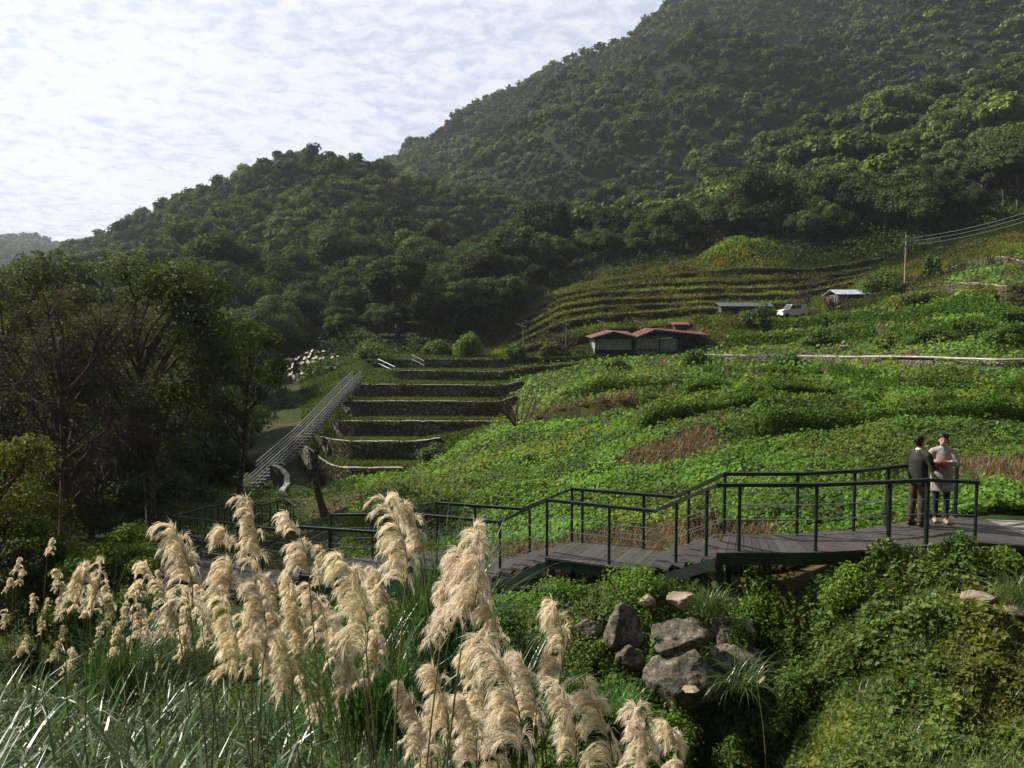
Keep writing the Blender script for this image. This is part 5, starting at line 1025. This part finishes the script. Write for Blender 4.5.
person(917, 528, 15.07, R(112), 1.66, 'black haired person in dark jacket and brown trousers seen from behind on the boardwalk', dict(fem=False, tilt=0,
  arms={-1: [(-.27,-.05,1.12), (-.13,-.24,1.12), (.5,-1,.1)], 1: [(.27,-.03,1.10), (.16,-.25,1.06), (-.5,-1,.1)]}, feet={-1: (0,0), 1: (.02,.06)}, leg_r=[.10,.092,.075,.07], leg_name='trousers', leg_mat=tr,
  coat_z=[(0,.005,.80),(0,.01,.95),(0,.02,1.12),(0,.02,1.28),(0,.01,1.40)], coat_r=[.165,.172,.165,.165,.12], coat_name='jacket', coat_mat=dj, collar=mat('pale shirt collar', (.6,.6,.58), .8), shoe=mat('dark shoe', (.05,.035,.025), .5)))
ct = mat('beige grey coat', (.34,.315,.29), .85, nscale=14, namt=.15); lg = mat('navy leggings', (.02,.03,.06), .8)
person(940, 525, 15.35, R(-22), 1.66, 'curly haired person in beige coat and navy leggings facing the camera on the boardwalk', dict(fem=True, tilt=0,
  arms={-1: [(-.25,-.06,1.14), (-.10,-.24,1.22), (1,-.3,.1)], 1: [(.26,-.06,1.14), (.13,-.23,1.22), (-1,-.3,.1)]}, feet={-1: (0,0), 1: (.0,-.05)}, leg_r=[.085,.075,.06,.045], leg_name='leggings', leg_mat=lg,
  coat_z=[(0,0,.62),(0,0,.8),(0,0,1.0),(0,0,1.2),(0,0,1.39)], coat_r=[.19,.18,.165,.15,.115], coat_name='coat', coat_mat=ct, collar=mat('light blue scarf', (.35,.42,.5), .9), shoe=mat('tan shoe', (.42,.26,.16), .6)))
q = MB(); g = np.random.default_rng(1); p = at(941, 464, 15.08); 
q.ell((0,0,0), (.16,.06,.075), 18, 10); q.ell((-.06,-.01,-.05), (.09,.05,.07), 14, 8); q.ell((.08,0,-.04), (.08,.05,.06), 14, 8)
o = q.build('cloth_bundle', mat('faded red cloth', (.40,.13,.12), .9, nscale=20, namt=.3), loc=tuple(p)); remesh(o, .008); tag(o, 'faded red cloth bundle held against the chest of the person in the beige coat', 'cloth')
# ------------------------------------------------------------------ sky, sun, haze, camera
SUNAZ, SUNEL = R(-72), R(41)
sv = np.array([sin(SUNAZ)*cos(SUNEL), cos(SUNAZ)*cos(SUNEL), sin(SUNEL)])
w = bpy.data.worlds.new('World'); scn.world = w; w.use_nodes = True; nt = w.node_tree; N = nt.nodes; L = nt.links; bg = N['Background']
sky = N.new('ShaderNodeTexSky'); sky.sky_type = 'NISHITA'; sky.sun_disc = False; sky.sun_elevation = SUNEL; sky.sun_rotation = SUNAZ % (2*pi); sky.dust_density = 2.5
tc = N.new('ShaderNodeTexCoord'); sx = N.new('ShaderNodeSeparateXYZ'); L.new(tc.outputs['Generated'], sx.inputs[0])
mxz = N.new('ShaderNodeMath'); mxz.operation = 'MAXIMUM'; mxz.inputs[1].default_value = .02; L.new(sx.outputs['Z'], mxz.inputs[0])
az_ = N.new('ShaderNodeMath'); az_.operation = 'ADD'; az_.inputs[1].default_value = .12; L.new(mxz.outputs[0], az_.inputs[0])
cmb = N.new('ShaderNodeCombineXYZ')
for i, c in enumerate('XY'):
    dv = N.new('ShaderNodeMath'); dv.operation = 'DIVIDE'; L.new(sx.outputs[c], dv.inputs[0]); L.new(az_.outputs[0], dv.inputs[1]); L.new(dv.outputs[0], cmb.inputs[i])
def noise(sc, det, rough, vec=cmb.outputs[0]):
    n = N.new('ShaderNodeTexNoise'); n.inputs['Scale'].default_value = sc; n.inputs['Detail'].default_value = det; n.inputs['Roughness'].default_value = rough; n.inputs['Distortion'].default_value = .35; L.new(vec, n.inputs['Vector']); return n
n1 = noise(13, 9, .66); n2 = noise(1.1, 3, .5)
ad = N.new('ShaderNodeMath'); ad.operation = 'MULTIPLY_ADD'; ad.inputs[1].default_value = .7; L.new(n2.outputs[0], ad.inputs[0]); L.new(n1.outputs[0], ad.inputs[2])
mr = N.new('ShaderNodeMapRange'); mr.inputs[1].default_value = .68; mr.inputs[2].default_value = .96; mr.inputs[3].default_value = .2; mr.inputs[4].default_value = 1; mr.interpolation_type = 'SMOOTHSTEP'; L.new(ad.outputs[0], mr.inputs[0])
cm_ = N.new('ShaderNodeMix'); cm_.data_type = 'RGBA'; cm_.inputs[7].default_value = (9.2, 9.4, 9.9, 1); cm_.inputs[6].default_value = (4.9, 5.8, 7.9, 1)
L.new(mr.outputs[0], cm_.inputs[0])
fin = N.new('ShaderNodeMix'); fin.data_type = 'RGBA'; fin.inputs[0].default_value = .86; L.new(sky.outputs[0], fin.inputs[6]); L.new(cm_.outputs[2], fin.inputs[7])
dt = N.new('ShaderNodeVectorMath'); dt.operation = 'DOT_PRODUCT'; L.new(tc.outputs['Generated'], dt.inputs[0]); dt.inputs[1].default_value = (sin(R(-25)), cos(R(-25)), .15)
m8 = N.new('ShaderNodeMapRange'); m8.inputs[1].default_value = -.2; m8.inputs[2].default_value = .75; m8.inputs[3].default_value = .20; m8.inputs[4].default_value = 1.25; L.new(dt.outputs['Value'], m8.inputs[0])
vm = N.new('ShaderNodeVectorMath'); vm.operation = 'SCALE'; L.new(fin.outputs[2], vm.inputs[0]); L.new(m8.outputs[0], vm.inputs['Scale']); L.new(vm.outputs[0], bg.inputs['Color']); bg.inputs['Strength'].default_value = .051
sd = bpy.data.lights.new('sun', 'SUN'); sd.energy = 5.0; sd.angle = R(.53); sd.color = (1, .93, .80); so = bpy.data.objects.new('sun', sd); COL.objects.link(so)
from mathutils import Vector
so.rotation_euler = Vector(tuple(sv)).to_track_quat('Z', 'Y').to_euler(); so.location = (-40, 20, 60)
hz = bpy.data.materials.new('haze air'); hz.use_nodes = True; hn = hz.node_tree; hn.nodes.remove(hn.nodes['Principled BSDF'])
pv = hn.nodes.new('ShaderNodeVolumePrincipled'); pv.inputs['Color'].default_value = (.82, .88, 1, 1); pv.inputs['Density'].default_value = .00020; pv.inputs['Anisotropy'].default_value = .35
hn.links.new(pv.outputs[0], hn.nodes['Material Output'].inputs['Volume'])
zt = float(ZZ.max())+22; zl = float(ZZ.min())-1.2
q = MB(); q.box((0, 825, (zt+zl)/2), (3100, 1780, zt-zl)); tag(q.build('haze', hz), kind='stuff')
cam = bpy.data.cameras.new('camera'); cam.lens = 36*F/1024; cam.sensor_width = 36; cam.clip_start = .05; cam.clip_end = 6000
co = bpy.data.objects.new('camera', cam); COL.objects.link(co); co.location = (0, 0, CH); co.rotation_euler = (pi/2-PITCH, 0, 0); scn.camera = co
vs = scn.view_settings; vs.view_transform = 'Standard'; vs.look = 'None'; vs.exposure = 0.80; vs.gamma = 1; vs.use_curve_mapping = False
scn.cycles.max_bounces = 6; scn.cycles.volume_bounces = 0; scn.cycles.diffuse_bounces = 3; scn.cycles.transmission_bounces = 4; scn.cycles.caustics_reflective = False; scn.cycles.caustics_refractive = False
